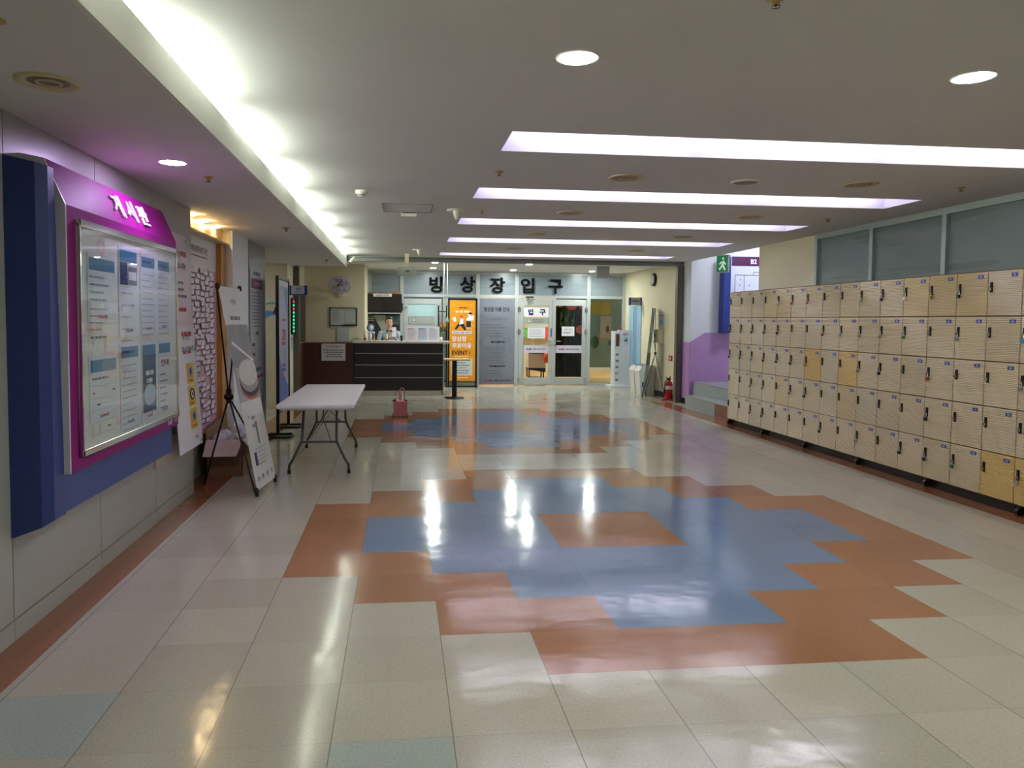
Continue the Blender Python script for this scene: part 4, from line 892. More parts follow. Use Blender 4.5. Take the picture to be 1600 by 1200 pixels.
# attendant
def person():
    cx, cy = -.24, 16.25
    t = thing('person', (cx, cy, 0), 'person in light grey-blue shirt and dark bow tie standing behind the counter', 'person')
    mb = MB(skin)
    def cap(a, b, r1, r2, k=6):
        a, b = Vector(a), Vector(b)
        mb.cyl(a, b, r1, r2, n=14); mb.ball(a, r1, n=12); mb.ball(b, r2, n=12)
    H = 1.64
    mb.ball((cx, cy, 1.50), .098, sc=(.80, .92, 1.18), n=20)                    # head
    mb.ball((cx, cy-.02, 1.43), .06, sc=(.95, 1, .9))                           # jaw
    mb.ball((cx, cy-.098, 1.485), .014, sc=(.8, 1.2, 1.3), n=10)                # nose
    for sx in (-1, 1): mb.ball((cx+sx*.08, cy+.005, 1.49), .022, sc=(.4, .8, 1.3), n=10)
    cap((cx, cy+.01, 1.43), (cx, cy+.02, 1.32), .05, .055)
    mb.ball((cx, cy+.02, 1.22), .15, sc=(1.15, .68, .9), n=20); mb.ball((cx, cy+.02, 1.05), .14, sc=(1.05, .68, 1.1), n=20); mb.ball((cx, cy+.02, .9), .15, sc=(1.08, .72, .85), n=20)
    for sx in (-1, 1):
        sh = (cx+sx*.18, cy+.02, 1.27); el = (cx+sx*.25, cy-.03, 1.02)
        wr = (cx+(.10 if sx > 0 else -.02), cy-.27, 1.21 if sx > 0 else 1.15)
        cap(sh, el, .055, .043); cap(el, wr, .042, .027)
        hv = Vector(wr)+Vector((-.02*sx, -.03, .05)); mb.ball(hv, .036, sc=(.9, .55, 1.15), n=12)
        for q in range(4):
            b0 = hv+Vector(((q-1.5)*.016, -.008, .028)); b1 = b0+Vector((0, -.018, .03-.004*abs(q-1.5))); b2 = b1+Vector((0, -.02, .008)); cap(b0, b1, .0085, .008); cap(b1, b2, .008, .007)
        b0 = hv+Vector((-sx*.03, -.006, -.005)); b1 = b0+Vector((-sx*.02, -.015, .025)); cap(b0, b1, .01, .008)
        hip = (cx+sx*.085, cy+.02, .86); kn = (cx+sx*.09, cy, .46); an = (cx+sx*.095, cy+.02, .08)
        cap(hip, kn, .085, .056); cap(kn, an, .054, .036); mb.ball((cx+sx*.097, cy-.045, .04), .045, sc=(.85, 2.3, .8), n=12)
    b = mb.build('body', t)
    rm = b.modifiers.new('r', 'REMESH'); rm.mode = 'VOXEL'; rm.voxel_size = .0085; rm.use_smooth_shade = True
    sm = b.modifiers.new('s', 'SMOOTH'); sm.factor = .5; sm.iterations = 3
    dg = bpy.context.evaluated_depsgraph_get(); dg.update(); me = bpy.data.meshes.new_from_object(b.evaluated_get(dg)); b.modifiers.clear(); b.data = me
    me.materials.clear(); [me.materials.append(m) for m in (skin, shirt, trousers)]
    for p in me.polygons:
        q = p.center; z = q.z; x, y = q.x, q.y
        forearm_hand = y < -.235
        p.material_index = 0 if (z > 1.345 or forearm_hand) else (1 if z > .9 else 2); p.use_smooth = True
        if z < .09: p.material_index = 2
    mb = MB(hair_m); mb.ball((cx, cy+.018, 1.525), .108, sc=(.86, .93, 1.05), n=22)
    hb = mb.build('hair', t); bm = bmesh.new(); bm.from_mesh(hb.data)
    dead = [v for v in bm.verts if (v.co.y < -.055 and v.co.z < 1.545) or v.co.z < 1.46]; bmesh.ops.delete(bm, geom=dead, context='VERTS'); bm.to_mesh(hb.data); bm.free()
    so = hb.modifiers.new('s', 'SOLIDIFY'); so.thickness = .01
    mb = MB(ink)
    for sx in (-1, 1): mb.ball((cx+sx*.03, cy-.082, 1.505), .009, sc=(1.3, .5, .7), n=10); mb.box(cx+sx*.03-.016, cx+sx*.03+.016, cy-.09, cy-.083, 1.525, 1.530)
    mb.build('eyes_and_brows', t)
    mb = MB(mat('lip', '#a85a52', .5, noise=.02)); mb.ball((cx, cy-.077, 1.437), .018, sc=(1.2, .4, .35), n=10); mb.build('mouth', t)
    mb = MB(blackp)
    for sx in (-1, 1): mb.hexa([(cx, cy-.075, 1.325), (cx+sx*.055, cy-.07, 1.35), (cx+sx*.055, cy-.07, 1.29)], [(cx, cy-.09, 1.325), (cx+sx*.055, cy-.085, 1.35), (cx+sx*.055, cy-.085, 1.29)])
    mb.build('bow_tie', t)
    mb = MB(paper); mb.hexa([(cx+.06, cy-.335, 1.2), (cx+.15, cy-.33, 1.2), (cx+.15, cy-.31, 1.40), (cx+.06, cy-.315, 1.40)], [(cx+.06, cy-.338, 1.2), (cx+.15, cy-.333, 1.2), (cx+.15, cy-.313, 1.40), (cx+.06, cy-.318, 1.40)]); mb.build('white_card', label='upright white card held in the hand of the person behind the counter', cat='card')
    mb = MB(mat('paper_cup_pale', '#c8c6b2', .5, noise=.03)); mb.lathe([(.028, 0), (.036, .09), (.036, .095), (.001, .09)], (cx-.055, cy-.345, 1.15), 'Z', 18); mb.build('paper_cup', label='pale paper cup held at chest height by the person behind the counter', cat='cup')
person()
# things on the counter
CT = 1.12
t = thing('pump_bottle', (-.72, 15.5, CT), 'clear pump bottle with red liquid at left end of counter', 'bottle')
mb = MB(mat('bottle_clear', '#d8dcdc', .2, noise=.03)); mb.lathe([(.001, 0), (.033, 0), (.035, .01), (.035, .12), (.028, .145), (.014, .155)], (-.72, 15.5, CT), 'Z', 18); mb.build('bottle_body', t)
mb = MB(red); mb.lathe([(.036, .02), (.036, .055)], (-.72, 15.5, CT), 'Z', 18); mb.build('red_band', t)
mb = MB(offwhite); mb.cyl((-.72, 15.5, CT+.15), (-.72, 15.5, CT+.21), .01, n=10); mb.box(-.745, -.715, 15.49, 15.51, CT+.205, CT+.22); mb.build('pump', t)
mb = MB(paper); mb.lathe([(.02, 0), (.035, .004), (.04, .14), (.037, .14), (.034, .01)], (-.62, 15.52, CT), 'Z', 18); mb.build('white_cup', label='white cup beside the pump bottle on the counter', cat='cup')
t = thing('yellow_bottle', (-.54, 15.5, CT), 'slim yellow bottle with thin neck on the counter', 'bottle')
mb = MB(mat('bottle_yellow', '#d69a22', .3, noise=.04)); mb.lathe([(.001, 0), (.022, 0), (.022, .05), (.01, .07)], (-.54, 15.5, CT), 'Z', 16); mb.build('bottle_body', t)
mb = MB(paper); mb.cyl((-.54, 15.5, CT+.065), (-.54, 15.5, CT+.17), .007, n=8); mb.build('neck', t)
t = thing('round_stand_display', (-.62, 15.75, CT), 'round blue and white disc on a small stand on the counter', 'display stand')
mb = MB(ink_blue); mb.lathe([(.001, 0), (.075, 0), (.08, .012), (.075, .024), (.001, .024)], (-.62, 15.74, CT+.27), 'Y', 24, m=mat('disc_blue', '#5b7fae', .4, noise=.05)); mb.build('disc', t)
mb = MB(paper); mb.lathe([(.001, 0), (.052, 0), (.052, .006)], (-.62, 15.733, CT+.265), 'Y', 20); mb.build('white_centre', t)
mb = MB(paper); mb.box(-.69, -.53, 15.71, 15.78, CT+.15, CT+.19); mb.cyl((-.62, 15.75, CT), (-.62, 15.75, CT+.2), .018, n=10); mb.lathe([(.05, 0), (.05, .012), (.001, .012)], (-.62, 15.75, CT), 'Z', 18); mb.build('stand', t)
t = thing('leaflet_board', (.46, 15.5, CT), 'white low board with three printed sheets standing on the counter', 'sign board')
s = Sheet((.115, 15.47, CT), (1, 0, 0), (0, .08, 1)); mb = MB(paper); s.slab(mb, 0, 0, .69, .3, -.006, 0); mb.build('board', t)
mb = MB(ink)
for i in range(3): s.rect(mb, .02+i*.225, .02, .215+i*.225, .28, .002, mat('leaflet_%d' % i, ('#d9d2d8', '#b9c4dc', '#d2cfdc')[i], .5, noise=.03)); s.lines(mb, .04+i*.225, .2+i*.225, .255, 1, .02, .016, (ink_red, ink_blue, ink_l)[i], d=.004, seed=80+i, fill=1); s.lines(mb, .04+i*.225, .2+i*.225, .22, 6, .03, .008, ink_l, d=.004, seed=84+i, fill=1)
s.rect(mb, .26, .11, .42, .15, .005, mat('leaflet_pink', '#d6b8cc', .5, noise=.02)); mb.build('printed_sheets', t)
for q in (.15, .77): mb = MB(offwhite); mb.box(q-.015, q+.015, 15.47, 15.56, CT, CT+.02); mb.build('foot', t)
t = thing('potted_plant', (.84, 15.75, CT), 'small green plant behind the leaflet board on the counter', 'plant')
mb = MB(offwhite); mb.lathe([(.001, 0), (.035, 0), (.045, .08), (.04, .08), (.035, .07), (.001, .07)], (.84, 15.75, CT), 'Z', 16); mb.build('pot', t)
mb = MB(leaf); rd = random.Random(3)
for i in range(22):
    a = rd.random()*6.28; L = .06+rd.random()*.1; z = CT+.1+rd.random()*.18; b = Vector((.84, 15.75, z-.03)); tip = b+Vector((math.cos(a)*L, math.sin(a)*L, .04+rd.random()*.06)); w = Vector((-math.sin(a), math.cos(a), 0))*.018; mid = (b+tip)/2+Vector((0, 0, .02))
    mb.add([b, mid+w, tip, mid-w], [(0, 1, 2, 3)])
mb.cyl((.84, 15.75, CT+.06), (.84, 15.75, CT+.3), .005, n=6); mb.build('foliage', t)
mb = MB(blackp); mb.box(.0, .0+.045, 15.5, 15.55, CT+.0, CT+.07); mb.ball((.02, 15.52, CT+.09), .032); mb.build('webcam', label='small black round-headed camera on the counter beside the leaflet board', cat='camera')
mb = MB(paper); mb.box(-.26, -.12, 15.45, 15.55, CT, CT+.02); mb.build('paper_pad', label='small white paper pad on the counter in front of the person', cat='paper')
t = thing('narrow_shelf', (1.02, 17.3, 0), 'narrow dark shelf rack between the counter and the orange banner', 'shelf')
mb = MB(blackm)
for x in (.88, 1.07): mb.box(x-.01, x+.01, 17.3, 17.32, 0, 1.9); mb.box(x-.01, x+.01, 17.5, 17.52, 0, 1.9)
mb.build('uprights', t)
for z in (.12, .55, .95, 1.3, 1.75): mb = MB(blackm); mb.box(.88, 1.07, 17.3, 17.52, z, z+.02); mb.build('shelf_board', t)
for i, (x, z, h, c) in enumerate(((.94, 1.32, .16, '#a8562a'), (1.03, 1.32, .2, '#c48a30'), (.98, .97, .22, '#8c95a8'), (.99, .57, .26, '#9aa3b5'))):
    mb = MB(mat('shelf_item_%d' % i, c, .4, noise=.08)); mb.lathe([(.001, 0), (.035, 0), (.035, h*.75), (.015, h*.9), (.015, h)], (x, 17.4, z), 'Z', 14)
    mb.build('shelf_bottle', label=('reddish brown bottle on upper shelf', 'amber bottle on upper shelf', 'grey bottle on the middle shelf', 'grey bottle on the lower shelf')[i]+' of the narrow rack', cat='bottle', group='bottles on the narrow rack')
# hanging cords with white pull
t = thing('pull_switch', (.93, 15.2, 1.5), 'white double cord hanging from the ceiling beside the counter', 'cord')
for x in (.88, .95): mb = MB(offwhite); mb.cyl((x, 15.2, 1.62 if x > .9 else 1.9), (x, 15.2, CZ), .006, n=6); mb.build('cord', t)
mb = MB(offwhite); mb.lathe([(.001, 0), (.03, .01), (.035, .04), (.015, .1), (.008, .14)], (.95, 15.2, 1.5), 'Z', 14); mb.build('pull_weight', t)

# tall round table
t = thing('high_table', (1.1, 14.88, 0), 'small high table with pale wood top and black column', 'table')
mb = MB(wood_pale); mb.box(.86, 1.37, 14.65, 15.1, .76, .79); mb.build('tabletop', t, bevel=.008)
mb = MB(blackm); mb.cyl((1.08, 14.88, .02), (1.08, 14.88, .76), .05, n=18); mb.build('column', t)
mb = MB(blackm); mb.lathe([(.001, .03), (.06, .03), (.2, .014), (.2, .0), (.001, 0)], (1.08, 14.88, 0), 'Z', 28); mb.build('base', t)

# orange banner
t = thing('orange_banner', (1.44, 17.35, 0), 'orange event banner in black frame stand left of the grey panel', 'banner stand')
mb = MB(blackm)
mb.box(1.10, 1.135, 17.33, 17.37, 0, 2.07); mb.box(1.745, 1.785, 17.33, 17.37, 0, 2.07); mb.box(1.10, 1.785, 17.33, 17.37, 2.03, 2.07); mb.box(1.10, 1.785, 17.33, 17.37, .11, .13); mb.box(1.10, 1.785, 17.33, 17.37, 0, .03); mb.build('frame', t)
for x in (1.12, 1.765): mb = MB(blackm); mb.box(x-.02, x+.02, 17.2, 17.55, 0, .025); mb.build('foot', t)
s = front(1.135, 17.345, .14); w = .61; mb = MB(orange_p); s.slab(mb, 0, 0, w, 1.885, 0, .006); mb.build('banner_sheet', t)
mb = MB(ink); lw = mat('letter_white')
s.lines(mb, .17, .45, 1.71, 1, .05, .022, ink, d=.008, seed=90, fill=1, center=True); s.lines(mb, .06, .57, 1.62, 1, .05, .045, mat('cream_letter', '#f3dcae', .5, noise=.02), d=.008, seed=91, fill=1, center=True)
# running figures drawn as plain flat shapes
s.poly(mb, [(.12, 1.22), (.16, 1.2), (.24, 1.3), (.3, 1.25), (.35, 1.18), (.39, 1.2), (.34, 1.34), (.34, 1.42), (.25, 1.42)], .008, ink); s.poly(mb, [(.22, 1.32), (.33, 1.34), (.32, 1.46), (.25, 1.44)], .009, lw); s.poly(mb, [(.07, 1.48), (.14, 1.5), (.16, 1.4), (.1, 1.38)], .009, lw); s.disc(mb, .26, 1.48, .035, .03, .009, mat('figure_peach', '#e2b48f', .5, noise=.02)); s.disc(mb, .27, 1.505, .035, .015, .0095, red)
s.poly(mb, [(.4, 1.2), (.52, 1.24), (.53, 1.42), (.42, 1.42)], .008, mat('figure_peach')); s.rect(mb, .39, 1.26, .5, 1.4, .009, mat('bag_maroon', '#3a1418', .5, noise=.02)); s.poly(mb, [(.38, 1.42), (.56, 1.42), (.57, 1.54), (.42, 1.5)], .009, lw); s.disc(mb, .46, 1.55, .04, .035, .0095, lw); s.disc(mb, .48, 1.58, .045, .022, .01, blackp)
for u, v in ((.1, 1.78), (.5, 1.78), (.05, 1.45), (.55, 1.3), (.51, 1.22), (.06, 1.3), (.5, .98)): s.disc(mb, u, v, .014, d=.009, m=mat('star_yellow', '#f7e05a', .5, noise=.02))
s.rect(mb, .06, 1.1, .52, 1.17, .009, paper); s.text(mb, '2022년 겨울 이벤트', .29, 1.135, .035, ink_navy, .011, bold=.01, width=.4)
s.text(mb, '빙상장', .23, .99, .125, lw, .009, bold=.022, width=.34); s.text(mb, '무료이용', .29, .83, .125, lw, .009, bold=.022, width=.46); s.text(mb, 'EVENT /', .28, .665, .1, ink, .009, bold=.02, width=.44)
s.lines(mb, .08, .5, .58, 1, .05, .02, mat('cream_letter'), d=.008, seed=92, fill=1, center=True); s.rect(mb, .05, .13, .54, .53, .008, mat('pale_text_box', '#c9d0cf', .5, noise=.03)); s.lines(mb, .08, .51, .49, 6, .06, .022, ink_grey, d=.01, seed=93, fill=1)
s.text(mb, '서원', .14, .08, .03, ink_mag, .009, bold=.02); s.lines(mb, .2, .5, .08, 1, .05, .022, mat('cream_letter'), d=.008, seed=94, fill=1); mb.build('printing', t)

# ------------------------------------------------------------------ right side of the lobby
t = thing('aed_stand', (5.2, 17.35, 0), 'white floor-standing defibrillator cabinet beside blue door', 'defibrillator stand')
aw = mat('aed_white', '#d9dbe0', .35, noise=.02); mb = MB(aw); mb.box(5.04, 5.19, 17.2, 17.5, .05, 1.33); mb.build('front_column', t)
mb = MB(aw); mb.box(5.19, 5.43, 17.2, 17.5, .05, 1.36); mb.build('side_panel', t)
mb = MB(aw); mb.box(4.93, 5.43, 17.12, 17.56, 0, .05); mb.build('base', t)
mb = MB(mat('maroon_glass', '#5a2a26', .2, noise=.1)); mb.box(5.07, 5.15, 17.19, 17.2, .98, 1.27); mb.build('window', t)
mb = MB(red); mb.box(5.16, 5.24, 17.25, 17.35, 1.36, 1.39); mb.build('alarm_light', t)
s = front(5.04, 17.198, 0); mb = MB(ink_red); s.text(mb, 'AED', .26, 1.26, .06, ink_red, .002, bold=.02, width=.14); s.disc(mb, .265, 1.13, .045, d=.003, m=mat('aed_green', '#1e6b58', .4, noise=.03)); s.disc(mb, .255, 1.14, .02, d=.004, m=paper); s.text(mb, '심장', .265, 1.02, .03, ink_l, .002)
for i in range(5): s.lines(mb, .03, .13, .78-i*.15, 1, .05, .045, ink_grey, d=.002, seed=95+i, fill=1)
mb.build('printing', t)
t = thing('blue_lift_door', (5.45, 16.8, 0), 'pale blue sliding metal door in the cream lobby wall', 'door')
mb = MB(elev_blue); mb.box(5.435, 5.45, 17.05, 17.38, 0, 1.93); mb.build('door_panel', t); mb = MB(elev_blue); mb.box(5.435, 5.45, 16.48, 16.78, 0, 1.93); mb.build('door_panel', t)
mb = MB(mat('blue_door_deep', '#6f95b3', .35, noise=.03)); mb.box(5.44, 5.45, 16.78, 17.05, 0, 1.93); mb.build('door_centre_panel', t)
t = thing('direction_sign', (5.28, 16.85, 1.93), 'navy edged sign box projecting over the blue door', 'sign')
mb = MB(navy); mb.box(5.16, 5.2, 16.5, 16.56, 1.93, 2.11); mb.box(5.42, 5.45, 16.5, 16.56, 1.93, 2.11); mb.build('navy_ends', t)
mb = MB(mat('sign_silver', '#9da0ac', .4, noise=.03)); mb.box(5.2, 5.42, 16.505, 16.555, 1.93, 2.11); mb.build('sign_panel', t)
mb = MB(ink); s = front(5.2, 16.503, 1.93); s.text(mb, '화장실', .11, .1, .05, ink, .002, bold=.02, width=.15); s.lines(mb, .05, .17, .04, 1, .02, .012, ink_grey, d=.002, seed=99, fill=1); mb.build('sign_text', t)
t = thing('wall_clock', (5.43, 15.66, 2.34), 'round black wall clock with white face high on the lobby wall', 'clock')
mb = MB(blackp); mb.lathe([(.001, -.05), (.135, -.05), (.14, -.03), (.14, 0), (.001, 0)], (5.45, 15.66, 2.468), 'X', 32); mb.build('case', t)
mb = MB(paper); mb.lathe([(.001, -.052), (.112, -.052), (.112, -.049)], (5.45, 15.66, 2.468), 'X', 32); s = rightw(5.396, 15.66, 2.468)
for k in range(12): a = k*math.pi/6; u, v = math.sin(a)*.092, math.cos(a)*.092; s.rect(mb, u-.005, v-.008, u+.005, v+.008, .001, ink)
mb.build('dial', t)
mb = MB(ink); s.poly(mb, [(-.004, 0), (.004, 0), (-.03, .055), (-.037, .05)], .004, ink); s.poly(mb, [(-.003, 0), (.003, 0), (.028, .085), (.022, .086)], .005, ink); mb.build('hands', t)
for i, y in enumerate((16.0, 15.62)):
    t = thing('waste_bin', (5.25, y, 0), 'white pedal bin with blue lid slot, %s' % ('the one nearer the blue door', 'the one behind the leaning banner')[i], 'bin', 'white waste bins by the lobby wall')
    bw_ = mat('bin_white', '#d3cfc6', .4, noise=.03); mb = MB(bw_); mb.hexa([(5.12, y-.15, 0), (5.42, y-.15, 0), (5.42, y+.15, 0), (5.12, y+.15, 0)], [(5.08, y-.17, .50), (5.43, y-.17, .50), (5.43, y+.17, .50), (5.08, y+.17, .50)]); mb.build('bin_body', t)
    mb = MB(bw_); mb.hexa([(5.07, y-.175, .50), (5.435, y-.175, .50), (5.435, y+.175, .50), (5.07, y+.175, .50)], [(5.14, y-.15, .60), (5.42, y-.15, .63), (5.42, y+.15, .63), (5.14, y+.15, .60)]); mb.build('lid', t)
    mb = MB(plate_blue); mb.hexa([(5.16, y-.07, .603), (5.36, y-.07, .624), (5.36, y+.07, .624), (5.16, y+.07, .603)], [(5.16, y-.07, .61), (5.36, y-.07, .631), (5.36, y+.07, .631), (5.16, y+.07, .61)]); mb.build('blue_flap', t)
    mb = MB(blackp); mb.box(5.15, 5.19, y-.165, y-.155, .16, .27); mb.build('pedal_slot', t)
t = thing('leaning_banner', (5.2, 15.0, 0), 'narrow light blue banner on X stand seen edge-on by the lobby wall', 'banner stand')
A0, A1, A2, A3 = Vector((5.22, 15.42, .05)), Vector((5.01, 15.02, .05)), Vector((5.19, 15.02, 1.85)), Vector((5.40, 15.42, 1.85)); nn = (A1-A0).cross(A3-A0).normalized()
mb = MB(mat('banner_pale_blue', '#c2dcf0', .9, spec=0, noise=.1, nscale=4)); mb.hexa([A0, A1, A2, A3], [q-nn*.002 for q in (A0, A1, A2, A3)]); mb.build('banner_sheet', t)
s = Sheet(A1, A0-A1, A2-A1)
mb = MB(paper); s.rect(mb, .08, 1.3, .46, 1.65, .004, paper); s.text(mb, '안내', .27, 1.15, .12, ink_green, .005, width=.34); s.rect(mb, .05, .6, .5, .85, .004, ink_grey); mb.build('printing', t)
hb_ = Vector((5.33, 15.0, .95)); hb2 = Vector((5.33, 15.18, .90))
for q in (A0, A1, A2, A3): mb = MB(blackm); mb.cyl(hb2, q, .006, n=8); mb.build('pole', t)
mb = MB(blackm); mb.cyl(hb2, (5.41, 14.75, .01), .006, n=8); mb.build('rear_leg', t)
mb = MB(blackp); mb.ball(hb2, .03); mb.build('hub', t)
for q in (A0, A1): mb = MB(blackp); mb.cyl(q, (q.x, q.y, .003), .014, n=8); mb.build('foot', t)
t = thing('wall_notice', (5.44, 15.15, 1.45), 'small white printed notice on the cream lobby wall', 'notice')
s = rightw(5.448, 15.37, 1.46); mb = MB(paper); s.slab(mb, 0, 0, .42, .27, -.002, .003); mb.build('sheet', t); mb = MB(ink); s.lines(mb, .05, .35, .23, 1, .02, .02, ink_mag, d=.005, seed=101, fill=1, center=True); s.rect(mb, .08, .05, .3, .14, .005, mat('pale_blue_ink')); s.lines(mb, .05, .35, .19, 2, .03, .01, ink_grey, d=.005, seed=102, center=True); mb.build('printing', t)
t = thing('hand_dispenser', (5.4, 15.2, 1.13), 'cream wall-mounted dispenser below the white notice', 'dispenser')
mb = MB(cream_wall); mb.box(5.33, 5.448, 15.03, 15.30, 1.15, 1.40); mb.build('dispenser_body', t, bevel=.02); mb = MB(offwhite); mb.box(5.31, 5.448, 15.03, 15.30, 1.12, 1.15); mb.build('drip_tray', t); mb = MB(blackp); mb.box(5.327, 5.331, 15.17, 15.23, 1.24, 1.31); mb.build('sensor', t)
t = thing('alarm_button', (5.44, 14.58, .77), 'small red framed fire alarm box low on the lobby wall', 'alarm')
mb = MB(red); mb.box(5.435, 5.448, 14.5, 14.68, .77, .88); mb.build('box', t); mb = MB(paper); s = rightw(5.434, 14.66, .785); s.rect(mb, .015, .01, .13, .07, .002, mat('alarm_pale', '#d9b9a9', .5, noise=.03)); s.rect(mb, .06, .02, .08, .06, .004, red); mb.build('label_plate', t)
t = thing('fire_extinguisher', (5.33, 14.35, 0), 'red fire extinguisher on the floor by the steel post', 'fire extinguisher')
mb = MB(red); mb.lathe([(.001, 0), (.075, 0), (.078, .01), (.078, .29), (.06, .34), (.025, .37), (.02, .39)], (5.33, 14.35, .02), 'Z', 24); mb.build('cylinder', t)
mb = MB(blackp); mb.box(5.29, 5.36, 14.33, 14.37, .40, .44); mb.cyl((5.33, 14.35, .4), (5.35, 14.33, .48), .01, n=8); mb.cyl((5.3, 14.34, .43), (5.25, 14.33, .47), .008, n=8); mb.build('valve', t)
mb = MB(blackp); mb.tube([(5.29, 14.34, .42), (5.24, 14.32, .36), (5.235, 14.32, .2), (5.24, 14.33, .12)], .011, 8); mb.build('hose', t)
mb = MB(paper); mb.lathe([(.0785, .2), (.0785, .27)], (5.33, 14.35, .02), 'Z', 24); mb.build('label_band', t)
mb = MB(mat('red_stand', '#b5343a', .4, noise=.03)); mb.box(5.18, 5.43, 14.27, 14.43, 0, .03); mb.build('stand', t)

# plan board on the stair wall
t = thing('floor_plan_board', (6.4, YS, 1.36), 'B2 floor plan board with purple header and navy side column', 'sign board')
mb = MB(navy); mb.box(6.00, 6.13, YS-.2, YS, 1.36, 2.78); mb.build('side_column', t)
mb = MB(mat('plan_panel', '#cdd0e2', .4, noise=.02)); mb.box(6.13, 7.35, YS-.17, YS, 1.36, 2.82); mb.build('panel', t)
mb = MB(magenta); mb.box(6.16, 7.33, YS-.178, YS-.17, 2.62, 2.79, mat('dark_magenta', '#4a0f45', .4, noise=.03)); mb.build('header', t)
s = front(6.16, YS-.18, 0); mb = MB(paper); s.text(mb, 'B2', .42, 2.70, .085, mat('letter_white'), .002, bold=.02); s.text(mb, '안내도', .68, 2.70, .08, mat('letter_white'), .002, bold=.01, width=.26); mb.build('header_text', t)
s = front(6.22, YS-.171, 1.95); mb = MB(ink_grey)
for a in ((0, 0, 1.0, .012), (0, 0, .012, .5), (0, .49, 1.0, .502), (.18, .15, .19, .49), (.34, .0, .345, .2), (.0, .15, .18, .155), (.36, .49, .37, .56), (.5, .49, .51, .56), (.36, .55, .51, .56), (.6, .1, .61, .49), (.99, 0, 1.0, .5)): s.rect(mb, *a, .002, ink_grey)
for u, v in ((.1, .4), (.09, .3), (.11, .17), (.13, .14), (.28, .3), (.45, .08), (.52, .33), (.7, .2), (.8, .4)): s.rect(mb, u, v, u+.02, v+.02, .002, ink_navy)
mb.build('plan_drawing', t)
# exit sign
t = thing('exit_sign', (5.33, 11.95, 2.4), 'green running-man exit sign hanging at the ceiling edge near the stairs', 'exit sign')
ed = Vector((.10, -.20, 0)); e0 = Vector((5.26, 12.05, 2.395)); s = Sheet(e0, ed); L_ = ed.length
mb = MB(offwhite); s.slab(mb, -.01, -.01, L_+.01, .28, -.035, -.003); mb.build('housing', t); mb = MB(offwhite); mb.box(5.31, 5.33, 11.95, 11.97, 2.67, CZ); mb.build('hanger', t)
mb = MB(mat('exit_face', '#0c7a45', .4, emit='#0f7a48', strength=.12, noise=.02)); s.slab(mb, 0, 0, L_, .27, -.003, 0); mb.build('green_face', t)
wm = mat('exit_white', '#dff0e2', .4, emit='#cfeedd', strength=.12, noise=.02); mb = MB(wm); s.disc(mb, .13, .22, .02, d=.002, m=wm); s.poly(mb, [(.09, .1), (.13, .19), (.16, .18), (.15, .11), (.19, .03), (.16, .02), (.12, .09), (.07, .03), (.04, .05)], .002, wm); s.poly(mb, [(.1, .18), (.05, .14), (.06, .12), (.12, .16)], .002, wm); s.poly(mb, [(.15, .17), (.2, .13), (.19, .11), (.14, .14)], .002, wm); mb.build('running_figure', t)
# hanging signs
t = thing('hanging_sign', (-1.73, 13.0, 1.98), 'grey sign box with navy ends hanging beside the steel post', 'sign')
mb = MB(navy); mb.box(-1.885, -1.845, 12.97, 13.03, 1.975, 2.125); mb.box(-1.625, -1.58, 12.97, 13.03, 1.975, 2.125); mb.box(-1.885, -1.58, 12.97, 13.03, 1.96, 1.98); mb.build('navy_edge', t)
mb = MB(mat('sign_pale', '#b9bbc8', .4, noise=.03)); mb.box(-1.845, -1.625, 12.975, 13.025, 1.98, 2.12); mb.build('sign_panel', t); mb = MB(ink); s = front(-1.845, 12.973, 1.98); s.text(mb, '안내', .11, .085, .035, ink_navy, .002, bold=.02); s.lines(mb, .07, .15, .045, 1, .02, .008, ink_grey, d=.002, seed=105, fill=1); mb.build('sign_text', t)
mb = MB(chrome)
for x in (-1.86, -1.6): mb.cyl((x, 13.0, 2.125), (x, 13., 2.51), .003, n=6)
mb.build('hanging_wires', t)
t = thing('hanging_sign', (.11, 13.3, 2.33), 'pale translucent sign hanging by wires left of the big black letters', 'sign')
mb = MB(mat('sign_translucent', '#b6bfb8', .4, noise=.03)); mb.box(-.055, .285, 13.29, 13.31, 2.335, 2.49); mb.build('sign_panel', t); mb = MB(ink); s = front(-.055, 13.288, 2.335); s.text(mb, '7층', .17, .08, .045, ink, .002, bold=.02); mb.build('sign_text', t)
mb = MB(cream_wall); mb.box(.075, .145, 13.27, 13.33, 2.56, CZ); mb.cyl((.11, 13.3, 2.49), (.11, 13.3, 2.56), .004, n=6); mb.build('ceiling_bracket', t)
t = thing('hanging_sign', (4.0, 14.6, 2.42), 'blank grey sign panel hanging from the lobby ceiling above the right doors', 'sign')
mb = MB(mat('sign_beige_grey', '#a9aaa4', .5, noise=.03)); mb.box(3.89, 4.145, 14.59, 14.61, 2.42, 2.66); mb.build('sign_panel', t); mb = MB(chrome); mb.cyl((4.02, 14.6, 2.66), (4.02, 14.6, CZ), .006, n=6); mb.build('hanger', t)
t = thing('security_camera', (-.87, 13.65, 2.5), 'white bullet security camera at the end of the lowered ceiling', 'camera')
mb = MB(offwhite); mb.cyl((-.83, 13.6, 2.66), (-.9, 13.45, 2.56), .03, n=12); mb.build('camera_body', t); mb = MB(offwhite); mb.cyl((-.86, 13.52, 2.6), (-.93, 13.6, 2.56), .01, n=8); mb.cyl((-.93, 13.6, 2.56), (-.966, 13.62, 2.56), .02, n=10); mb.build('arm', t)
t = thing('led_display', (-1.94, 13.4, 1.3), 'narrow black electronic display with green text on corridor corner', 'display')
mb = MB(blackp); mb.box(-1.95, -1.915, 13.62, 13.9, 1.28, 1.93); mb.build('case', t); s = leftw(-1.913, 13.64, 1.3); mb = MB(led_scr)
for i in range(9): s.rect(mb, .03, .02+i*.066, .21, .06+i*.066, .001, led_scr if i < 6 or i % 2 else led_red)
mb.build('led_rows', t)
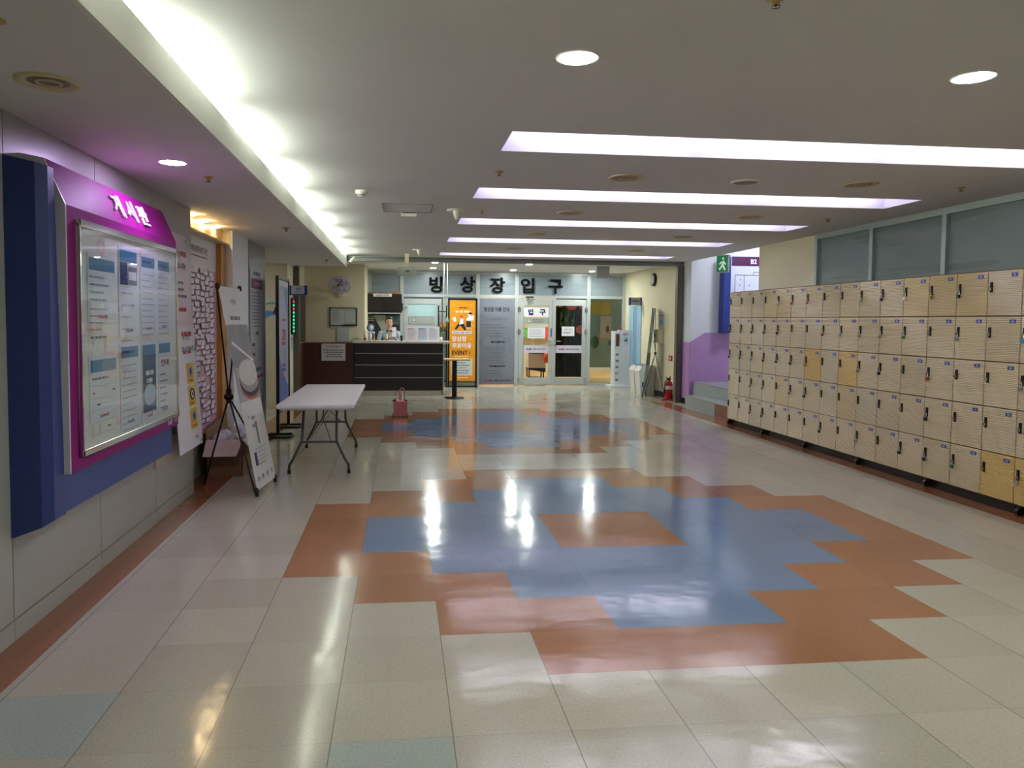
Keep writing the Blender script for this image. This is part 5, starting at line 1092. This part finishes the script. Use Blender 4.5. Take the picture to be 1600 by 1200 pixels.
mb = MB(mat('paper_blue', '#aebfcc', .5, noise=.04)); s = leftw(-1.948, 13.64, .98); s.slab(mb, 0, 0, .2, .26, 0, .003); s.rect(mb, .02, .2, .18, .24, .005, ink_blue); s.lines(mb, .02, .18, .17, 4, .035, .01, ink_grey, d=.005, seed=106); mb.build('small_notice', label='small pale blue notice under the green electronic display', cat='notice')

# ------------------------------------------------------------------ ceiling fittings
def downlight(x, y, z, label, lampm, r=.083):
    t = thing('downlight', (x, y, z), label, 'ceiling light', 'lit round ceiling downlights')
    mb = MB(offwhite); mb.lathe([(r+.014, -.004), (r+.014, .0), (r, .0), (r, -.004), (r+.014, -.004)], (x, y, z), 'Z', 28); mb.build('trim_ring', t)
    mb = MB(lampm); mb.lathe([(.001, -.003), (r, -.003), (r, -.0015)], (x, y, z), 'Z', 28); mb.build('lamp_disc', t)
downlight(.777, 3.31, CZ, 'bright round downlight above the middle of the hall, left of the pair', lamp_d)
downlight(2.69, 3.32, CZ, 'bright round downlight near the upper right corner, right of the pair', lamp_d)
k = 0
for y in (1.3, -.7, -2.7):  # rows of unseen lamps added to fill the near hall with light
    for x in (.78, 2.7, 4.4):
        downlight(x, y, CZ, 'added unseen round fill downlight in the ceiling behind the camera', lamp_b)
downlight(-1.40, 4.83, 2.51, 'violet-white downlight in the lowered ceiling over the notice board', lamp_viol, .075)
for x, y, l in ((.695, 15.15, 'left one of the nearer pair in the lobby ceiling'), (.72, 16.75, 'over the reception desk, farther left one'), (2.57, 17.0, 'in the lobby ceiling above the grey panel'), (4.42, 17.03, 'in the lobby ceiling above the right door'), (2.63, 15.2, 'middle one of the nearer pair in the lobby ceiling')):
    downlight(x, y, CZ, 'small bright downlight '+l, lamp_l, .06)
dark_can = mat('can_interior', '#857b68', .5, noise=.05)
def dead(x, y, z, label, r=.085, m=None, group='unlit round ceiling fittings'):
    t = thing('unlit_downlight', (x, y, z), label, 'ceiling light', group)
    mb = MB(m or mat('aged_trim', '#c2b291', .5, noise=.06)); mb.lathe([(r+.03, 0), (r+.03, -.006), (r+.012, -.012), (r, -.004), (r-.015, -.001)], (x, y, z), 'Z', 30); mb.build('trim_ring', t)
    mb = MB(dark_can); mb.lathe([(.001, -.002), (r-.015, -.002)], (x, y, z), 'Z', 28); mb.lathe([(r*.55, -.004), (r*.5, -.012), (r*.42, -.004)], (x, y, z), 'Z', 24, m=mat('aged_trim')); mb.build('reflector', t)
gaps = ['between the nearest and second light troughs', 'between the second and middle light troughs', 'between the middle and fourth light troughs', 'between the fourth and farthest light troughs']
for y, g in zip((5.94, 7.93, 9.9, 11.97), gaps):
    for x, q in ((1.81, 'left'), (3.83, 'right')): dead(x, y, CZ, 'unlit beige round downlight on the %s, %s' % (q, g), .11)
dead(-1.43, 3.27, 2.51, 'large unlit round fitting in the lowered ceiling at upper left', .095, mat('aged_trim_cream', '#cfc39e', .5, noise=.06))
t = thing('ceiling_speaker', (2.842, 5.98, CZ), 'round grey ceiling speaker grille between two unlit downlights', 'speaker')
mb = MB(offwhite); mb.lathe([(.12, 0), (.118, -.01), (.1, -.012), (.1, -.006)], (2.842, 5.98, CZ), 'Z', 32); mb.build('rim', t); mb = MB(mat('grille_grey', '#8f8b88', .5, .2, noise=.2, nscale=160)); mb.lathe([(.001, -.009), (.1, -.007)], (2.842, 5.98, CZ), 'Z', 32); mb.build('grille', t)
t = thing('smoke_detector', (-.354, 6.91, CZ), 'cream smoke detector on the ceiling near the cove', 'smoke detector')
mb = MB(offwhite); mb.lathe([(.055, 0), (.055, -.022), (.03, -.035), (.028, -.05), (.001, -.052)], (-.354, 6.91, CZ), 'Z', 24); mb.build('detector_body', t); mb = MB(blackp); mb.lathe([(.031, -.036), (.031, -.042)], (-.354, 6.91, CZ), 'Z', 20); mb.build('sensor_slot', t)
for x, y, l in ((.59, 7.94, 'nearer white cone-shaped fitting on the ceiling beside the troughs'), (.305, 12.46, 'farther small white cone-shaped ceiling fitting')):
    t = thing('cone_fitting', (x, y, CZ), l, 'ceiling fitting', 'white cone ceiling fittings')
    mb = MB(offwhite); mb.lathe([(.11, 0), (.11, -.006), (.04, -.01)], (x, y, CZ), 'Z', 24); mb.build('plate', t); mb = MB(offwhite); mb.lathe([(.04, -.01), (.035, -.05), (.018, -.1), (.001, -.105)], (x, y, CZ), 'Z', 20); mb.build('cone', t)
t = thing('access_hatch', (.06, 7.93, CZ), 'rectangular framed access hatch in the ceiling', 'hatch')
mb = MB(mat('hatch_grey', '#8d8a86', .5, .2, noise=.03))
for a in ((-.19, .33, 7.60, 7.615), (-.17, .33, 8.17, 8.185), (-.19, -.175, 7.6, 8.18), (.315, .33, 7.6, 8.18)): mb.box(a[0], a[1], a[2], a[3], CZ-.006, CZ)
mb.build('frame', t); mb = MB(ceil_m); mb.box(-.17, .31, 7.62, 8.165, CZ-.002, CZ); mb.build('panel', t)
mb = MB(offwhite); mb.box(.0, .17, 8.19, 8.24, CZ-.045, CZ-.002); mb.box(.01, .16, 8.185, 8.19, CZ-.012, CZ-.004, blackp); mb.build('ceiling_sensor', label='small white box sensor on the ceiling beside the hatch', cat='sensor')
spr = [(1.341, 2.62, CZ, 'near the top edge, above the bright downlight pair'), (.766, 5.864, CZ, 'left of the first unlit downlight'), (-1.31, 2.62, 2.51, 'in the lowered ceiling at the upper left corner'), (-1.30, 5.3, 2.51, 'in the lowered ceiling past the violet lamp'), (.86, 7.95, CZ, 'beside the nearer white cone fitting'), (4.75, 5.95, CZ, 'at the right end of the first trough gap'), (-1.2, 8.1, 2.51, 'in the lowered ceiling over the folding table'), (4.75, 7.95, CZ, 'right of the second trough gap'), (-1.18, 12.2, 2.51, 'at the far end of the lowered ceiling')]
for x, y, z, l in spr:
    t = thing('sprinkler_head', (x, y, z), 'small brass sprinkler head '+l, 'sprinkler', 'ceiling sprinkler heads')
    mb = MB(mat('brass_aged', '#a98b4c', .35, .6, noise=.06)); mb.lathe([(.035, 0), (.035, -.004), (.014, -.008), (.012, -.022), (.001, -.024)], (x, y, z), 'Z', 18); mb.build('escutcheon', t); mb = MB(blackm); mb.lathe([(.016, -.03), (.016, -.033)], (x, y, z), 'Z', 14); mb.cyl((x, y, z-.022), (x, y, z-.03), .004, n=6); mb.build('deflector', t)
# stairwell light
t = thing('stairwell_light', (7.0, 12.3, 3.5), 'ceiling light of the stairwell, above the picture edge', 'ceiling light')
mb = MB(lamp_st); mb.lathe([(.001, -.05), (.2, -.05), (.2, 0)], (6.8, 12.4, 3.5), 'Z', 24); mb.build('lamp_disc', t)
# corridor light on the left
mb = MB(lamp_st); mb.lathe([(.001, -.004), (.09, -.004), (.09, 0)], (-2.9, 12.0, 2.51), 'Z', 24); mb.build('corridor_downlight', label='round downlight in the side corridor behind the grey pillar', cat='ceiling light')
